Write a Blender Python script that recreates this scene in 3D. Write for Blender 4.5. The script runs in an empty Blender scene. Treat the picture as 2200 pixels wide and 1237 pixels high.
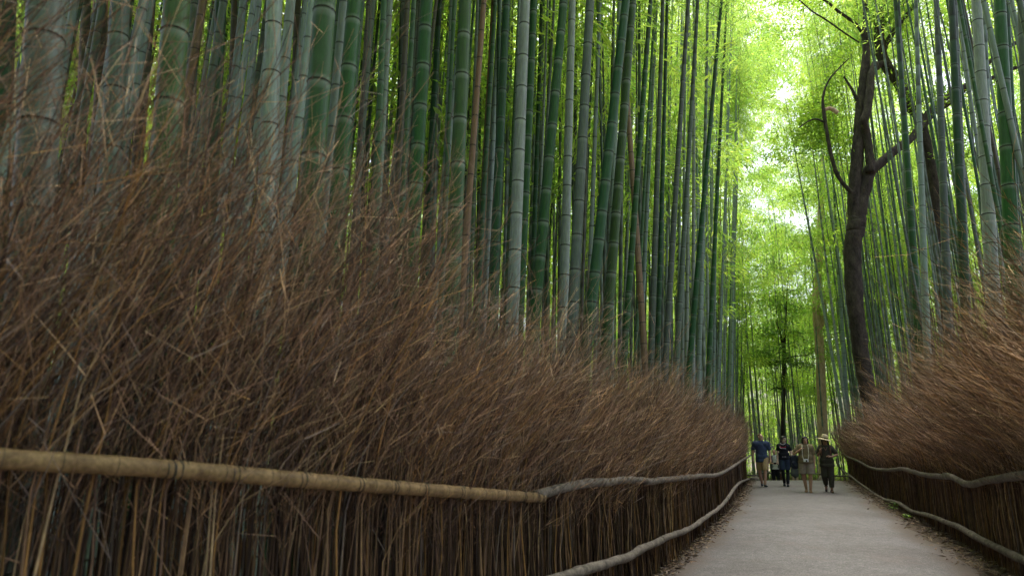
import bpy, bmesh, math, random
import numpy as np
from mathutils import Vector, Matrix, Quaternion

random.seed(7)
RNG = np.random.default_rng(11)
scene = bpy.context.scene
COL = scene.collection

# ------------------------------------------------------------------ camera
FPX, CX, CY = 1466.67, 1100.0, 618.5          # focal length in photo pixels (24 mm on 36 mm film)
PITCH = math.atan((945 - CY) / FPX)
EYE = 1.58
cam_data = bpy.data.cameras.new('camera')
cam_data.lens = 24.0
cam_data.sensor_width = 36.0
cam_data.clip_start = 0.05
cam_data.clip_end = 1000
cam_data.dof.use_dof = True
cam_data.dof.focus_distance = 14.0
cam_data.dof.aperture_fstop = 2.0
cam = bpy.data.objects.new('camera', cam_data)
cam.location = (0, 0, EYE)
cam.rotation_euler = (math.pi / 2 + PITCH, 0, 0)
COL.objects.link(cam)
scene.camera = cam

# ------------------------------------------------------------------ sky, sun, exposure
SUN_EL, SUN_AZ = math.radians(70), math.radians(24)     # azimuth clockwise from +Y
world = bpy.data.worlds.new('World')
scene.world = world
world.use_nodes = True
wn, wl = world.node_tree.nodes, world.node_tree.links
bg = wn['Background']
sky = wn.new('ShaderNodeTexSky')
sky.sky_type = 'NISHITA'
sky.sun_disc = False
sky.sun_elevation = SUN_EL
sky.sun_rotation = SUN_AZ
sky.air_density = 1.0
sky.dust_density = 6.0
sky.ozone_density = 0.6
hs = wn.new('ShaderNodeHueSaturation')          # thin cloud veil: the blue is mostly washed out
hs.inputs['Saturation'].default_value = 0.75
wl.new(sky.outputs[0], hs.inputs['Color']); wl.new(hs.outputs[0], bg.inputs[0])
bg.inputs[1].default_value = 0.15
sun_data = bpy.data.lights.new('sun', 'SUN')
sun_data.energy = 2.5
sun_data.angle = math.radians(25)
sun_data.color = (1.0, 0.97, 0.92)
sun = bpy.data.objects.new('sun', sun_data)
sd = Vector((math.sin(SUN_AZ) * math.cos(SUN_EL), math.cos(SUN_AZ) * math.cos(SUN_EL), math.sin(SUN_EL)))
sun.rotation_euler = (-sd).to_track_quat('-Z', 'Y').to_euler()
COL.objects.link(sun)
vs = scene.view_settings
vs.view_transform = 'Standard'
vs.look = 'None'
vs.gamma = 1.0
vs.exposure = 1.55
cy = scene.cycles
cy.max_bounces = 5
cy.diffuse_bounces = 3
cy.glossy_bounces = 2
cy.transmission_bounces = 3
cy.transparent_max_bounces = 4
cy.sample_clamp_indirect = 4.0
cy.use_denoising = True
try:
    cy.denoiser = 'OPENIMAGEDENOISE'
    cy.denoising_input_passes = 'RGB_ALBEDO_NORMAL'
    cy.denoising_prefilter = 'ACCURATE'
except Exception:
    pass

# ------------------------------------------------------------------ small maths helpers
_c, _s = math.cos(PITCH), math.sin(PITCH)
def ray(px, py):
    u, v = (px - CX) / FPX, (CY - py) / FPX
    return Vector((u, _c - v * _s, _s + v * _c))
def at(px, py, Y):
    r = ray(px, py)
    return Vector((0, 0, EYE)) + r * (Y / r.y)
def gz(y):
    y = np.asarray(y, dtype=float)
    a = np.clip(y - 27, 0, 4.2)
    z = -0.018 * a * a
    z = z - 0.151 * np.clip(y - 31.2, 0, 10.8)
    return z
def gzf(y):
    return float(gz(y))
def on_ground(px, py):
    lo, hi = 2.0, 60.0
    for _ in range(50):
        m = (lo + hi) / 2
        if at(px, py, m).z > gzf(m): lo = m
        else: hi = m
    return at(px, py, lo)
def catmull(pts, n):
    P = np.array(pts, float)
    P = np.vstack([2 * P[0] - P[1], P, 2 * P[-1] - P[-2]])
    out = []
    for i in range(1, len(P) - 2):
        t = np.linspace(0, 1, n, endpoint=False)[:, None]
        p0, p1, p2, p3 = P[i - 1], P[i], P[i + 1], P[i + 2]
        out.append(0.5 * (2 * p1 + (p2 - p0) * t + (2 * p0 - 5 * p1 + 4 * p2 - p3) * t ** 2 + (3 * p1 - p0 - 3 * p2 + p3) * t ** 3))
    out.append(P[-2][None])
    return np.vstack(out)
def unit(a):
    return a / np.maximum(np.linalg.norm(a, axis=-1, keepdims=True), 1e-9)

# ------------------------------------------------------------------ object helpers
def link(o, parent=None):
    COL.objects.link(o)
    if parent is not None: o.parent = parent
    return o
def tag(o, label=None, cat=None, group=None, kind=None):
    if label: o['label'] = label
    if cat: o['category'] = cat
    if group: o['group'] = group
    if kind: o['kind'] = kind
    return o
def empty(name, loc=(0, 0, 0)):
    o = bpy.data.objects.new(name, None)
    o.empty_display_size = 0.2
    o.location = loc
    return link(o)
def mesh_np(name, V, faces, mats=(), attrs=None, smooth=False, fmat=None):
    """V (n,3); faces (m,k) array or list of such arrays; attrs {name: (n,3) colours per vertex}"""
    if not isinstance(faces, (list, tuple)): faces = [faces]
    me = bpy.data.meshes.new(name)
    V = np.ascontiguousarray(V, dtype=np.float32)
    me.vertices.add(len(V))
    me.vertices.foreach_set('co', V.ravel())
    tot = np.concatenate([np.full(len(f), f.shape[1], np.int32) for f in faces])
    idx = np.concatenate([np.asarray(f, np.int32).ravel() for f in faces])
    start = np.concatenate([[0], np.cumsum(tot)[:-1]]).astype(np.int32)
    me.loops.add(len(idx)); me.loops.foreach_set('vertex_index', idx)
    me.polygons.add(len(tot)); me.polygons.foreach_set('loop_start', start)
    me.polygons.foreach_set('loop_total', tot)
    if fmat is not None: me.polygons.foreach_set('material_index', np.asarray(fmat, np.int32))
    me.polygons.foreach_set('use_smooth', np.full(len(tot), smooth))
    for k, a in (attrs or {}).items():
        at_ = me.attributes.new(k, 'FLOAT_COLOR', 'POINT')
        c = np.ones((len(V), 4), np.float32); c[:, :3] = a
        at_.data.foreach_set('color', c.ravel())
    for m in mats: me.materials.append(m)
    me.update(calc_edges=True)
    return me
def obj(name, me, parent=None):
    return link(bpy.data.objects.new(name, me), parent)

class Strands:
    """collects many thin tubes or ribbons into one mesh"""
    def __init__(s): s.V, s.F, s.C, s.n = [], [], [], 0
    def add(s, P, R, sides, col):
        N, K, _ = P.shape
        d = unit(P[:, -1] - P[:, 0])
        ref = np.where(np.abs(d[:, 2:3]) > 0.9, np.array([[0.3, 1, 0]]), np.array([[0, 0, 1.0]]))
        u = unit(np.cross(d, ref)); v = np.cross(d, u)
        if sides == 2:
            ang = RNG.uniform(0, math.pi, N)
            u = u * np.cos(ang)[:, None] + v * np.sin(ang)[:, None]
            off = np.stack([u, -u], 1)
        else:
            a = np.arange(sides) * 2 * math.pi / sides
            off = u[:, None] * np.cos(a)[None, :, None] + v[:, None] * np.sin(a)[None, :, None]
        V = P[:, :, None, :] + R[:, :, None, None] * off[:, None, :, :]
        idx = np.arange(N * K * sides).reshape(N, K, sides) + s.n
        if sides == 2:
            q = np.stack([idx[:, :-1, 0], idx[:, :-1, 1], idx[:, 1:, 1], idx[:, 1:, 0]], -1).reshape(-1, 4)
        else:
            r = np.roll(idx, -1, 2)
            q = np.stack([idx[:, :-1], r[:, :-1], r[:, 1:], idx[:, 1:]], -1).reshape(-1, 4)
        s.V.append(V.reshape(-1, 3)); s.F.append(q)
        s.C.append(np.repeat(col, K * sides, 0))
        s.n += N * K * sides
    def mesh(s, name, mats, smooth=True):
        return mesh_np(name, np.vstack(s.V), np.vstack(s.F), mats, {'Col': np.vstack(s.C)}, smooth)

def leaf_arrays(P, D, Nn, L, W, start=0):
    """rhombus leaves: base point, direction, side normal, length, width"""
    D = unit(D); S = unit(np.cross(D, Nn)); up = np.cross(S, D)
    L = L[:, None]; W = W[:, None]
    a = P; b = P + D * L * 0.42 + S * W * 0.5 + up * L * 0.03; c = P + D * L - up * L * 0.08; d = P + D * L * 0.42 - S * W * 0.5 + up * L * 0.03
    V = np.stack([a, b, c, d], 1).reshape(-1, 3)
    F = np.arange(len(V)).reshape(-1, 4) + start
    return V, F

def tube_mesh(name, pts, rad, mats, sides=10, wob=0.0, attrs_col=None, cap=True):
    """a bent pole along pts with radius per point, for rails and limbs"""
    pts = np.asarray(pts, float); n = len(pts)
    rad = np.broadcast_to(np.asarray(rad, float), (n,))
    T = unit(np.gradient(pts, axis=0))
    ref = np.array([0.2, 0.3, 1.0]) if abs(T[:, 2]).mean() < 0.8 else np.array([1.0, 0.2, 0.1])
    U = unit(np.cross(T, ref)); W = np.cross(T, U)
    a = np.arange(sides) * 2 * math.pi / sides
    lump = 1 + wob * RNG.normal(size=(n, sides))
    V = pts[:, None] + (rad[:, None] * lump)[..., None] * (U[:, None] * np.cos(a)[None, :, None] + W[:, None] * np.sin(a)[None, :, None])
    idx = np.arange(n * sides).reshape(n, sides); r = np.roll(idx, -1, 1)
    F = [np.stack([idx[:-1], r[:-1], r[1:], idx[1:]], -1).reshape(-1, 4)]
    if cap: F.append(np.stack([idx[0][::-1], idx[-1]]))
    return mesh_np(name, V.reshape(-1, 3), F, mats, None, True)

# ------------------------------------------------------------------ materials
def new_mat(name):
    m = bpy.data.materials.new(name); m.use_nodes = True
    nt = m.node_tree; b = nt.nodes['Principled BSDF']
    return m, nt, nt.nodes, nt.links, b
def ramp(nodes, stops):
    r = nodes.new('ShaderNodeValToRGB')
    e = r.color_ramp.elements
    while len(e) < len(stops): e.new(0.5)
    for i, (p, c) in enumerate(stops):
        e[i].position = p; e[i].color = (*c, 1) if len(c) == 3 else c
    return r
def noise(nodes, links, scale, detail=4, vec=None, rough=0.55):
    n = nodes.new('ShaderNodeTexNoise'); n.inputs['Scale'].default_value = scale
    n.inputs['Detail'].default_value = detail; n.inputs['Roughness'].default_value = rough
    if vec is not None: links.new(vec, n.inputs['Vector'])
    return n
def mix(nodes, links, fac, a, b, mode='MIX'):
    m = nodes.new('ShaderNodeMix'); m.data_type = 'RGBA'; m.blend_type = mode
    for s, v in ((0, fac), (6, a), (7, b)):
        if hasattr(v, 'is_linked'): links.new(v, m.inputs[s])
        elif s == 0: m.inputs[0].default_value = v
        else: m.inputs[s].default_value = (*v, 1)
    return m.outputs[2]
def math_node(nodes, links, op, a, b=None):
    m = nodes.new('ShaderNodeMath'); m.operation = op
    for i, v in enumerate((a, b)):
        if v is None: continue
        if hasattr(v, 'is_linked'): links.new(v, m.inputs[i])
        else: m.inputs[i].default_value = v
    return m.outputs[0]
def attr(nodes, name, kind='GEOMETRY'):
    a = nodes.new('ShaderNodeAttribute'); a.attribute_type = kind; a.attribute_name = name
    return a
def bump(nodes, links, bsdf, height, strength=0.3, dist=0.01):
    b = nodes.new('ShaderNodeBump'); b.inputs['Strength'].default_value = strength
    b.inputs['Distance'].default_value = dist
    links.new(height, b.inputs['Height']); links.new(b.outputs[0], bsdf.inputs['Normal'])

def plain_mat(name, col, rough=0.8, spec=0.3, var=0.15, scale=30):
    m, nt, N, L, b = new_mat(name)
    tc = N.new('ShaderNodeTexCoord')
    n = noise(N, L, scale, 3, tc.outputs['Object'])
    r = ramp(N, [(0.3, tuple(c * (1 - var) for c in col)), (0.7, tuple(min(1, c * (1 + var)) for c in col))])
    L.new(n.outputs[0], r.inputs[0]); L.new(r.outputs[0], b.inputs['Base Color'])
    b.inputs['Roughness'].default_value = rough
    b.inputs['Specular IOR Level'].default_value = spec
    return m

def culm_mat(name, kind):
    m, nt, N, L, b = new_mat(name)
    tint = attr(N, 'tint' if kind == 'OBJECT' else 'Tint', kind)
    c = attr(N, 'Col')
    sep = N.new('ShaderNodeSeparateColor'); L.new(c.outputs['Color'], sep.inputs[0])
    tc = N.new('ShaderNodeTexCoord')
    oi = N.new('ShaderNodeObjectInfo')
    mp = N.new('ShaderNodeMapping'); L.new(tc.outputs['Object'], mp.inputs[0])
    mp.inputs['Scale'].default_value = (1, 1, 0.12)
    cb = N.new('ShaderNodeCombineXYZ'); L.new(math_node(N, L, 'MULTIPLY', oi.outputs['Random'], 37.0), cb.inputs[0]); L.new(cb.outputs[0], mp.inputs['Location'])
    streak = noise(N, L, 60, 4, mp.outputs[0])
    patchv = N.new('ShaderNodeMapping'); L.new(tc.outputs['Object'], patchv.inputs[0]); L.new(cb.outputs[0], patchv.inputs['Location'])
    patchv.inputs['Scale'].default_value = (1, 1, 0.45)
    patch = noise(N, L, 5.0, 5, patchv.outputs[0], 0.65)
    sr = ramp(N, [(0.3, (0.72, 0.72, 0.72)), (0.7, (1.2, 1.2, 1.2))]); L.new(streak.outputs[0], sr.inputs[0])
    base = mix(N, L, 1.0, tint.outputs['Color'], sr.outputs[0], 'MULTIPLY')
    pr = ramp(N, [(0.48, (0, 0, 0)), (0.66, (1, 1, 1))]); L.new(patch.outputs[0], pr.inputs[0])
    base = mix(N, L, math_node(N, L, 'MULTIPLY', pr.outputs[0], math_node(N, L, 'ADD', 0.05, math_node(N, L, 'MULTIPLY', oi.outputs['Random'], 0.2))), base, (0.11, 0.135, 0.10))
    blm = attr(N, 'bloom', 'OBJECT')
    bl = math_node(N, L, 'MULTIPLY', sep.outputs[1], blm.outputs['Fac'] if kind == 'OBJECT' else 0.5)
    base = mix(N, L, bl, base, (0.36, 0.42, 0.38))
    base = mix(N, L, math_node(N, L, 'MULTIPLY', sep.outputs[0], 0.9), base, (0.022, 0.02, 0.016))
    fine = noise(N, L, 220, 2, tc.outputs['Object'])
    fr = ramp(N, [(0.35, (0.86, 0.86, 0.86)), (0.65, (1.1, 1.1, 1.1))]); L.new(fine.outputs[0], fr.inputs[0])
    base = mix(N, L, 1.0, base, fr.outputs[0], 'MULTIPLY')
    L.new(base, b.inputs['Base Color'])
    rr = ramp(N, [(0.3, (0.38,) * 3), (0.7, (0.58,) * 3)]); L.new(patch.outputs[0], rr.inputs[0])
    L.new(rr.outputs[0], b.inputs['Roughness'])
    b.inputs['Specular IOR Level'].default_value = 0.3
    bump(N, L, b, streak.outputs[0], 0.12, 0.003)
    return m
M_CULM = culm_mat('bamboo_culm_skin', 'OBJECT')
M_CULM_FAR = culm_mat('bamboo_culm_skin_grove', 'GEOMETRY')

def leaf_mat(name, refl, trans, fac=0.5):
    m, nt, N, L, b = new_mat(name)
    c0 = attr(N, 'Col'); oi = N.new('ShaderNodeObjectInfo')
    rv = ramp(N, [(0.0, (0.72, 0.80, 0.8)), (1.0, (1.25, 1.12, 0.9))]); L.new(oi.outputs['Random'], rv.inputs[0])
    class c: outputs = {'Color': mix(N, L, 1.0, c0.outputs['Color'], rv.outputs[0], 'MULTIPLY')}
    d = N.new('ShaderNodeBsdfDiffuse'); t = N.new('ShaderNodeBsdfTranslucent')
    L.new(mix(N, L, 1.0, c.outputs['Color'], refl, 'MULTIPLY'), d.inputs[0])
    L.new(mix(N, L, 1.0, c.outputs['Color'], trans, 'MULTIPLY'), t.inputs[0])
    ms = N.new('ShaderNodeMixShader'); ms.inputs[0].default_value = fac
    L.new(d.outputs[0], ms.inputs[1]); L.new(t.outputs[0], ms.inputs[2])
    g = N.new('ShaderNodeBsdfGlossy'); g.inputs['Roughness'].default_value = 0.45; g.inputs[0].default_value = (1, 1, 1, 1)
    m2 = N.new('ShaderNodeMixShader'); m2.inputs[0].default_value = 0.04
    L.new(ms.outputs[0], m2.inputs[1]); L.new(g.outputs[0], m2.inputs[2])
    L.new(m2.outputs[0], N['Material Output'].inputs[0])
    return m
M_LEAF = leaf_mat('bamboo_leaf', (0.20, 0.29, 0.09), (0.60, 0.84, 0.19), 0.60)
M_TREELEAF = leaf_mat('broad_leaf', (0.10, 0.18, 0.04), (0.42, 0.68, 0.09), 0.5)

def twig_mat():
    m, nt, N, L, b = new_mat('dry_twig')
    c = attr(N, 'Col'); tc = N.new('ShaderNodeTexCoord')
    n = noise(N, L, 14, 4, tc.outputs['Object'])
    r = ramp(N, [(0.3, (0.6, 0.6, 0.62)), (0.7, (1.25, 1.2, 1.15))]); L.new(n.outputs[0], r.inputs[0])
    L.new(mix(N, L, 1.0, c.outputs['Color'], r.outputs[0], 'MULTIPLY'), b.inputs['Base Color'])
    b.inputs['Roughness'].default_value = 0.75
    b.inputs['Specular IOR Level'].default_value = 0.2
    return m
M_TWIG = twig_mat()

def wood_mat(name, lo, hi, scale=8, stretch=(1, 1, 1), bstr=0.5, rough=0.85):
    m, nt, N, L, b = new_mat(name)
    tc = N.new('ShaderNodeTexCoord'); mp = N.new('ShaderNodeMapping'); L.new(tc.outputs['Object'], mp.inputs[0])
    mp.inputs['Scale'].default_value = stretch
    n = noise(N, L, scale, 6, mp.outputs[0], 0.65)
    n2 = noise(N, L, scale * 5, 4, mp.outputs[0], 0.6)
    r = ramp(N, [(0.3, lo), (0.68, hi)]); L.new(n.outputs[0], r.inputs[0])
    r2 = ramp(N, [(0.35, (0.7, 0.7, 0.7)), (0.65, (1.2, 1.2, 1.2))]); L.new(n2.outputs[0], r2.inputs[0])
    L.new(mix(N, L, 1.0, r.outputs[0], r2.outputs[0], 'MULTIPLY'), b.inputs['Base Color'])
    b.inputs['Roughness'].default_value = rough
    b.inputs['Specular IOR Level'].default_value = 0.2
    bump(N, L, b, n2.outputs[0], bstr, 0.01)
    return m
M_RAIL = wood_mat('weathered_branch', (0.075, 0.065, 0.055), (0.24, 0.205, 0.17), 9)
M_POLE = wood_mat('dry_bamboo_pole', (0.15, 0.095, 0.045), (0.31, 0.205, 0.10), 10, (1, 1, 1), 0.1, 0.5)
M_BARK = wood_mat('dark_bark', (0.018, 0.015, 0.013), (0.085, 0.068, 0.056), 7, (1, 1, 0.4), 0.9)
M_PALEBARK = wood_mat('pale_bark', (0.46, 0.30, 0.20), (0.74, 0.54, 0.42), 4, (1, 1, 0.25), 0.6)
M_WIRE = plain_mat('dark_wire', (0.03, 0.028, 0.026), 0.5, 0.5)
M_NODE = plain_mat('bamboo_node_ridge', (0.035, 0.035, 0.028), 0.7, 0.3, 0.4)

def path_mat():
    m, nt, N, L, b = new_mat('path_paving')
    tc = N.new('ShaderNodeTexCoord'); P = tc.outputs['Object']
    e = attr(N, 'Col'); sep = N.new('ShaderNodeSeparateColor'); L.new(e.outputs['Color'], sep.inputs[0])
    big = noise(N, L, 0.55, 5, P, 0.6); mid = noise(N, L, 7, 5, P, 0.65)
    v = N.new('ShaderNodeTexVoronoi'); v.inputs['Scale'].default_value = 75; L.new(P, v.inputs['Vector'])
    fine = noise(N, L, 170, 2, P, 0.5)
    r = ramp(N, [(0.35, (0.094, 0.087, 0.089)), (0.65, (0.134, 0.130, 0.137))]); L.new(big.outputs[0], r.inputs[0])
    r2 = ramp(N, [(0.32, (0.80, 0.78, 0.76)), (0.68, (1.14, 1.12, 1.10))]); L.new(mid.outputs[0], r2.inputs[0])
    c = mix(N, L, 1.0, r.outputs[0], r2.outputs[0], 'MULTIPLY')
    grain = N.new('ShaderNodeSeparateColor'); L.new(v.outputs['Color'], grain.inputs[0])
    r3 = ramp(N, [(0.0, (0.55, 0.54, 0.54)), (0.45, (0.95, 0.94, 0.94)), (0.85, (1.12, 1.1, 1.08)), (1.0, (1.75, 1.72, 1.68))]); L.new(grain.outputs[0], r3.inputs[0])
    c = mix(N, L, 1.0, c, r3.outputs[0], 'MULTIPLY')
    # trodden-in earth along both edges and reddish damp blotches
    en = math_node(N, L, 'ADD', sep.outputs[0], math_node(N, L, 'MULTIPLY', math_node(N, L, 'SUBTRACT', mid.outputs[0], 0.5), 0.9))
    er = ramp(N, [(0.42, (0, 0, 0)), (0.80, (1, 1, 1))]); L.new(en, er.inputs[0])
    c = mix(N, L, math_node(N, L, 'MULTIPLY', er.outputs[0], 0.85), c, (0.085, 0.062, 0.047))
    bl = noise(N, L, 1.3, 4, P, 0.6); br = ramp(N, [(0.55, (0, 0, 0)), (0.75, (1, 1, 1))]); L.new(bl.outputs[0], br.inputs[0])
    c = mix(N, L, math_node(N, L, 'MULTIPLY', br.outputs[0], 0.5), c, (0.125, 0.095, 0.088))
    L.new(c, b.inputs['Base Color'])
    b.inputs['Roughness'].default_value = 0.72
    b.inputs['Specular IOR Level'].default_value = 0.35
    bump(N, L, b, v.outputs['Distance'], 0.5, 0.006)
    return m
M_PATH = path_mat()

def ground_mat():
    m, nt, N, L, b = new_mat('forest_floor')
    tc = N.new('ShaderNodeTexCoord'); P = tc.outputs['Object']
    a = noise(N, L, 0.8, 5, P); v = noise(N, L, 30, 6, P, 0.7)
    r = ramp(N, [(0.35, (0.05, 0.034, 0.022)), (0.65, (0.11, 0.078, 0.050))]); L.new(a.outputs[0], r.inputs[0])
    r2 = ramp(N, [(0.3, (0.5, 0.5, 0.5)), (0.7, (1.5, 1.45, 1.4))]); L.new(v.outputs[0], r2.inputs[0])
    L.new(mix(N, L, 1.0, r.outputs[0], r2.outputs[0], 'MULTIPLY'), b.inputs['Base Color'])
    b.inputs['Roughness'].default_value = 0.9
    bump(N, L, b, v.outputs[0], 0.8, 0.03)
    return m
M_GROUND = ground_mat()

# ------------------------------------------------------------------ plan of the place
LEFT = catmull([(-4.6, -1.3), (-3.2, 0.8), (-1.80, 2.45), (-0.85, 3.6), (0.23, 5.7), (1.7, 8.7), (3.3, 12.4), (5.55, 18), (7.8, 24), (9.5, 28.6)], 40)
RIGHT = catmull([(1.3, -3), (2.5, 0), (4.1, 4), (5.3, 7), (7.3, 12), (9.6, 18), (12.0, 24), (14.2, 29.5), (15.2, 32)], 40)
def curve_info(C, side):
    """arc length, tangent and the normal that points to the path"""
    seg = np.linalg.norm(np.diff(C, axis=0), axis=1)
    S = np.concatenate([[0], np.cumsum(seg)])
    T = unit(np.gradient(C, axis=0))
    Nn = np.stack([T[:, 1], -T[:, 0]], 1) * side
    return S, T, Nn
LS, LT, LN = curve_info(LEFT, 1)
RS, RT, RN = curve_info(RIGHT, -1)
def on_curve(C, S, T, Nn, s):
    f = lambda a: np.stack([np.interp(s, S, a[:, 0]), np.interp(s, S, a[:, 1])], -1)
    return f(C), unit(f(T)), unit(f(Nn))
def hit(C, px, py, off, Nn):
    """where the sight line through a photo pixel meets the fence face (a real upright surface)"""
    r = ray(px, py)
    Q = C + Nn * off
    ok = Q[:, 1] > 0.6
    q = Q[ok]; rt = q[:, 0] / q[:, 1]
    o = np.argsort(rt)
    Y = float(np.interp(r.x / r.y, rt[o], q[o, 1]))
    return at(px, py, Y)
def left_x(y): return np.interp(y, LEFT[:, 1], LEFT[:, 0])
def right_x(y): return np.interp(y, RIGHT[:, 1], RIGHT[:, 0])

# ------------------------------------------------------------------ ground and path
gx = np.concatenate([np.arange(-120, -30, 6), np.arange(-30, 50, 1.0), np.arange(50, 141, 6)])
gy = np.concatenate([np.arange(-60, -6, 6), np.arange(-6, 60, 0.5), np.arange(60, 241, 6)])
X, Yg = np.meshgrid(gx, gy)
Z = gz(Yg)
V = np.stack([X, Yg, Z], -1).reshape(-1, 3)
idx = np.arange(len(V)).reshape(X.shape)
Fq = np.stack([idx[:-1, :-1], idx[:-1, 1:], idx[1:, 1:], idx[1:, :-1]], -1).reshape(-1, 4)
tag(obj('ground', mesh_np('ground', V, Fq, [M_GROUND], None, True)), 'brown earth forest floor under the bamboo', kind='structure')

ys = np.arange(-4, 34.2, 0.2)
K = 25
rows = []
ecol = []
for y in ys:
    a = left_x(y) + 0.12 + 0.06 * math.sin(y * 1.7) + 0.05 * math.sin(y * 4.1)
    b_ = right_x(y) - 0.42 + 0.08 * math.sin(y * 1.3 + 1) + 0.05 * math.sin(y * 3.7)
    t = np.linspace(0, 1, K)
    xs = a + (b_ - a) * t
    crown = 0.03 * (1 - (2 * t - 1) ** 2)
    rows.append(np.stack([xs, np.full(K, y), gz(y) + 0.02 + crown], -1))
    d = np.minimum(xs - a, b_ - xs)
    ecol.append(np.clip(1 - d / 0.75, 0, 1))
V = np.array(rows).reshape(-1, 3)
idx = np.arange(len(V)).reshape(len(ys), K)
Fq = np.stack([idx[:-1, :-1], idx[:-1, 1:], idx[1:, 1:], idx[1:, :-1]], -1).reshape(-1, 4)
ec = np.repeat(np.array(ecol).reshape(-1, 1), 3, 1)
tag(obj('path', mesh_np('path', V, Fq, [M_PATH], {'Col': ec}, True)), 'pale grey gritty footpath between the two twig fences', kind='structure')

# ------------------------------------------------------------------ brushwood fences
def twig_cols(n, warm):
    pal = np.array([[0.105, 0.064, 0.040], [0.078, 0.048, 0.035], [0.15, 0.095, 0.056], [0.040, 0.027, 0.022], [0.21, 0.150, 0.090], [0.095, 0.076, 0.066], [0.18, 0.100, 0.038]])
    w = np.array([0.27, 0.2, 0.18, 0.13, 0.06, 0.1, 0.06]) if warm < 0.5 else np.array([0.28, 0.14, 0.24, 0.07, 0.08, 0.05, 0.14])
    c = pal[RNG.choice(7, n, p=w)]
    return c * RNG.uniform(0.55, 1.4, (n, 1)) * 1.75

def stems(C, S, T, Nn, s, H, out, fwd, depth, K, r0, z0=1.15):
    """stem centre lines rising from the fence foot and arching over the rail towards the path"""
    n = len(s)
    P2, T2, N2 = on_curve(C, S, T, Nn, s)
    back = -RNG.uniform(0, 1, n) ** 1.0 * depth
    h = H * RNG.uniform(0.58, 1.04, n) * np.where(RNG.uniform(0, 1, n) < 0.09, RNG.uniform(1.08, 1.28, n), 1.0)
    o = out * np.clip(RNG.normal(0.72, 0.42, n), -0.15, 1.7)
    f = fwd * RNG.uniform(0.2, 1.3, n) + RNG.normal(0, 0.17, n)
    t = np.linspace(0, 1, K)
    t0 = np.clip(z0 / h, 0.2, 0.75)[:, None]           # upright up to the rail, then arching out
    g = np.clip((t[None] - t0) / (1 - t0), 0, 1) ** 1.35 * (1 - t0) / 0.55
    tx = RNG.normal(0, 0.03, n)                       # sideways lean of the lower part
    base = P2 + N2 * back[:, None]
    XY = base[:, None] + N2[:, None] * (o[:, None] * g)[..., None] + T2[:, None] * (f[:, None] * g + tx[:, None] * t[None])[..., None]
    wig = np.sin(t[None] * RNG.uniform(2, 7, n)[:, None] + RNG.uniform(0, 6.28, n)[:, None]) * (RNG.normal(0, 0.045, n)[:, None] * (0.05 + t[None] ** 1.5))
    XY = XY + T2[:, None] * wig[..., None] + N2[:, None] * (np.roll(wig, 1, 1) * 0.6)[..., None] + RNG.normal(0, 0.012, XY.shape)
    Zc = gz(base[:, 1])[:, None] + h[:, None] * (t * (1 - 0.10 * t))[None] 
    P = np.concatenate([XY, Zc[..., None]], -1)
    R = r0 * RNG.uniform(0.6, 1.35, n)[:, None] * (1 - 0.72 * t)[None]
    return P, R, T2, N2

def sprigs(P, R, N2, T2, per, K, length, col, lo=0.50):
    """fine side twigs that leave each stem in its upper part"""
    n, Ks, _ = P.shape
    idx = np.repeat(np.arange(n), per); m = len(idx)
    t = RNG.uniform(lo, 0.97, m) * (Ks - 1)
    i0 = np.clip(t.astype(int), 0, Ks - 2); fr = (t - i0)[:, None]
    p = P[idx, i0] * (1 - fr) + P[idx, i0 + 1] * fr
    d = unit(P[idx, i0 + 1] - P[idx, i0])
    q = np.concatenate([N2[idx], np.zeros((m, 1))], 1); w = np.concatenate([T2[idx], np.zeros((m, 1))], 1)
    d = unit(d + q * RNG.normal(0.10, 0.42, (m, 1)) + w * RNG.normal(0.02, 0.55, (m, 1)) + RNG.normal(0, 0.22, (m, 3)))
    l = length * RNG.uniform(0.35, 1.2, m)
    u = np.linspace(0, 1, K)
    cv = RNG.normal(0, 0.10, (m, 3)); cv[:, 2] += 0.02
    Q = p[:, None] + d[:, None] * (l[:, None] * u)[..., None] + cv[:, None] * (l[:, None] * u ** 2)[..., None]
    RR = (R[idx, i0] * 0.62)[:, None] * (1 - 0.6 * u)[None]
    # side twigs weather paler than the stems
    cc = col[idx] * RNG.uniform(1.0, 2.1, (m, 1)) + np.array([[0.045, 0.035, 0.029]]) * RNG.uniform(0, 1.5, (m, 1))
    return Q, np.maximum(RR, 0.0009), cc

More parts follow.
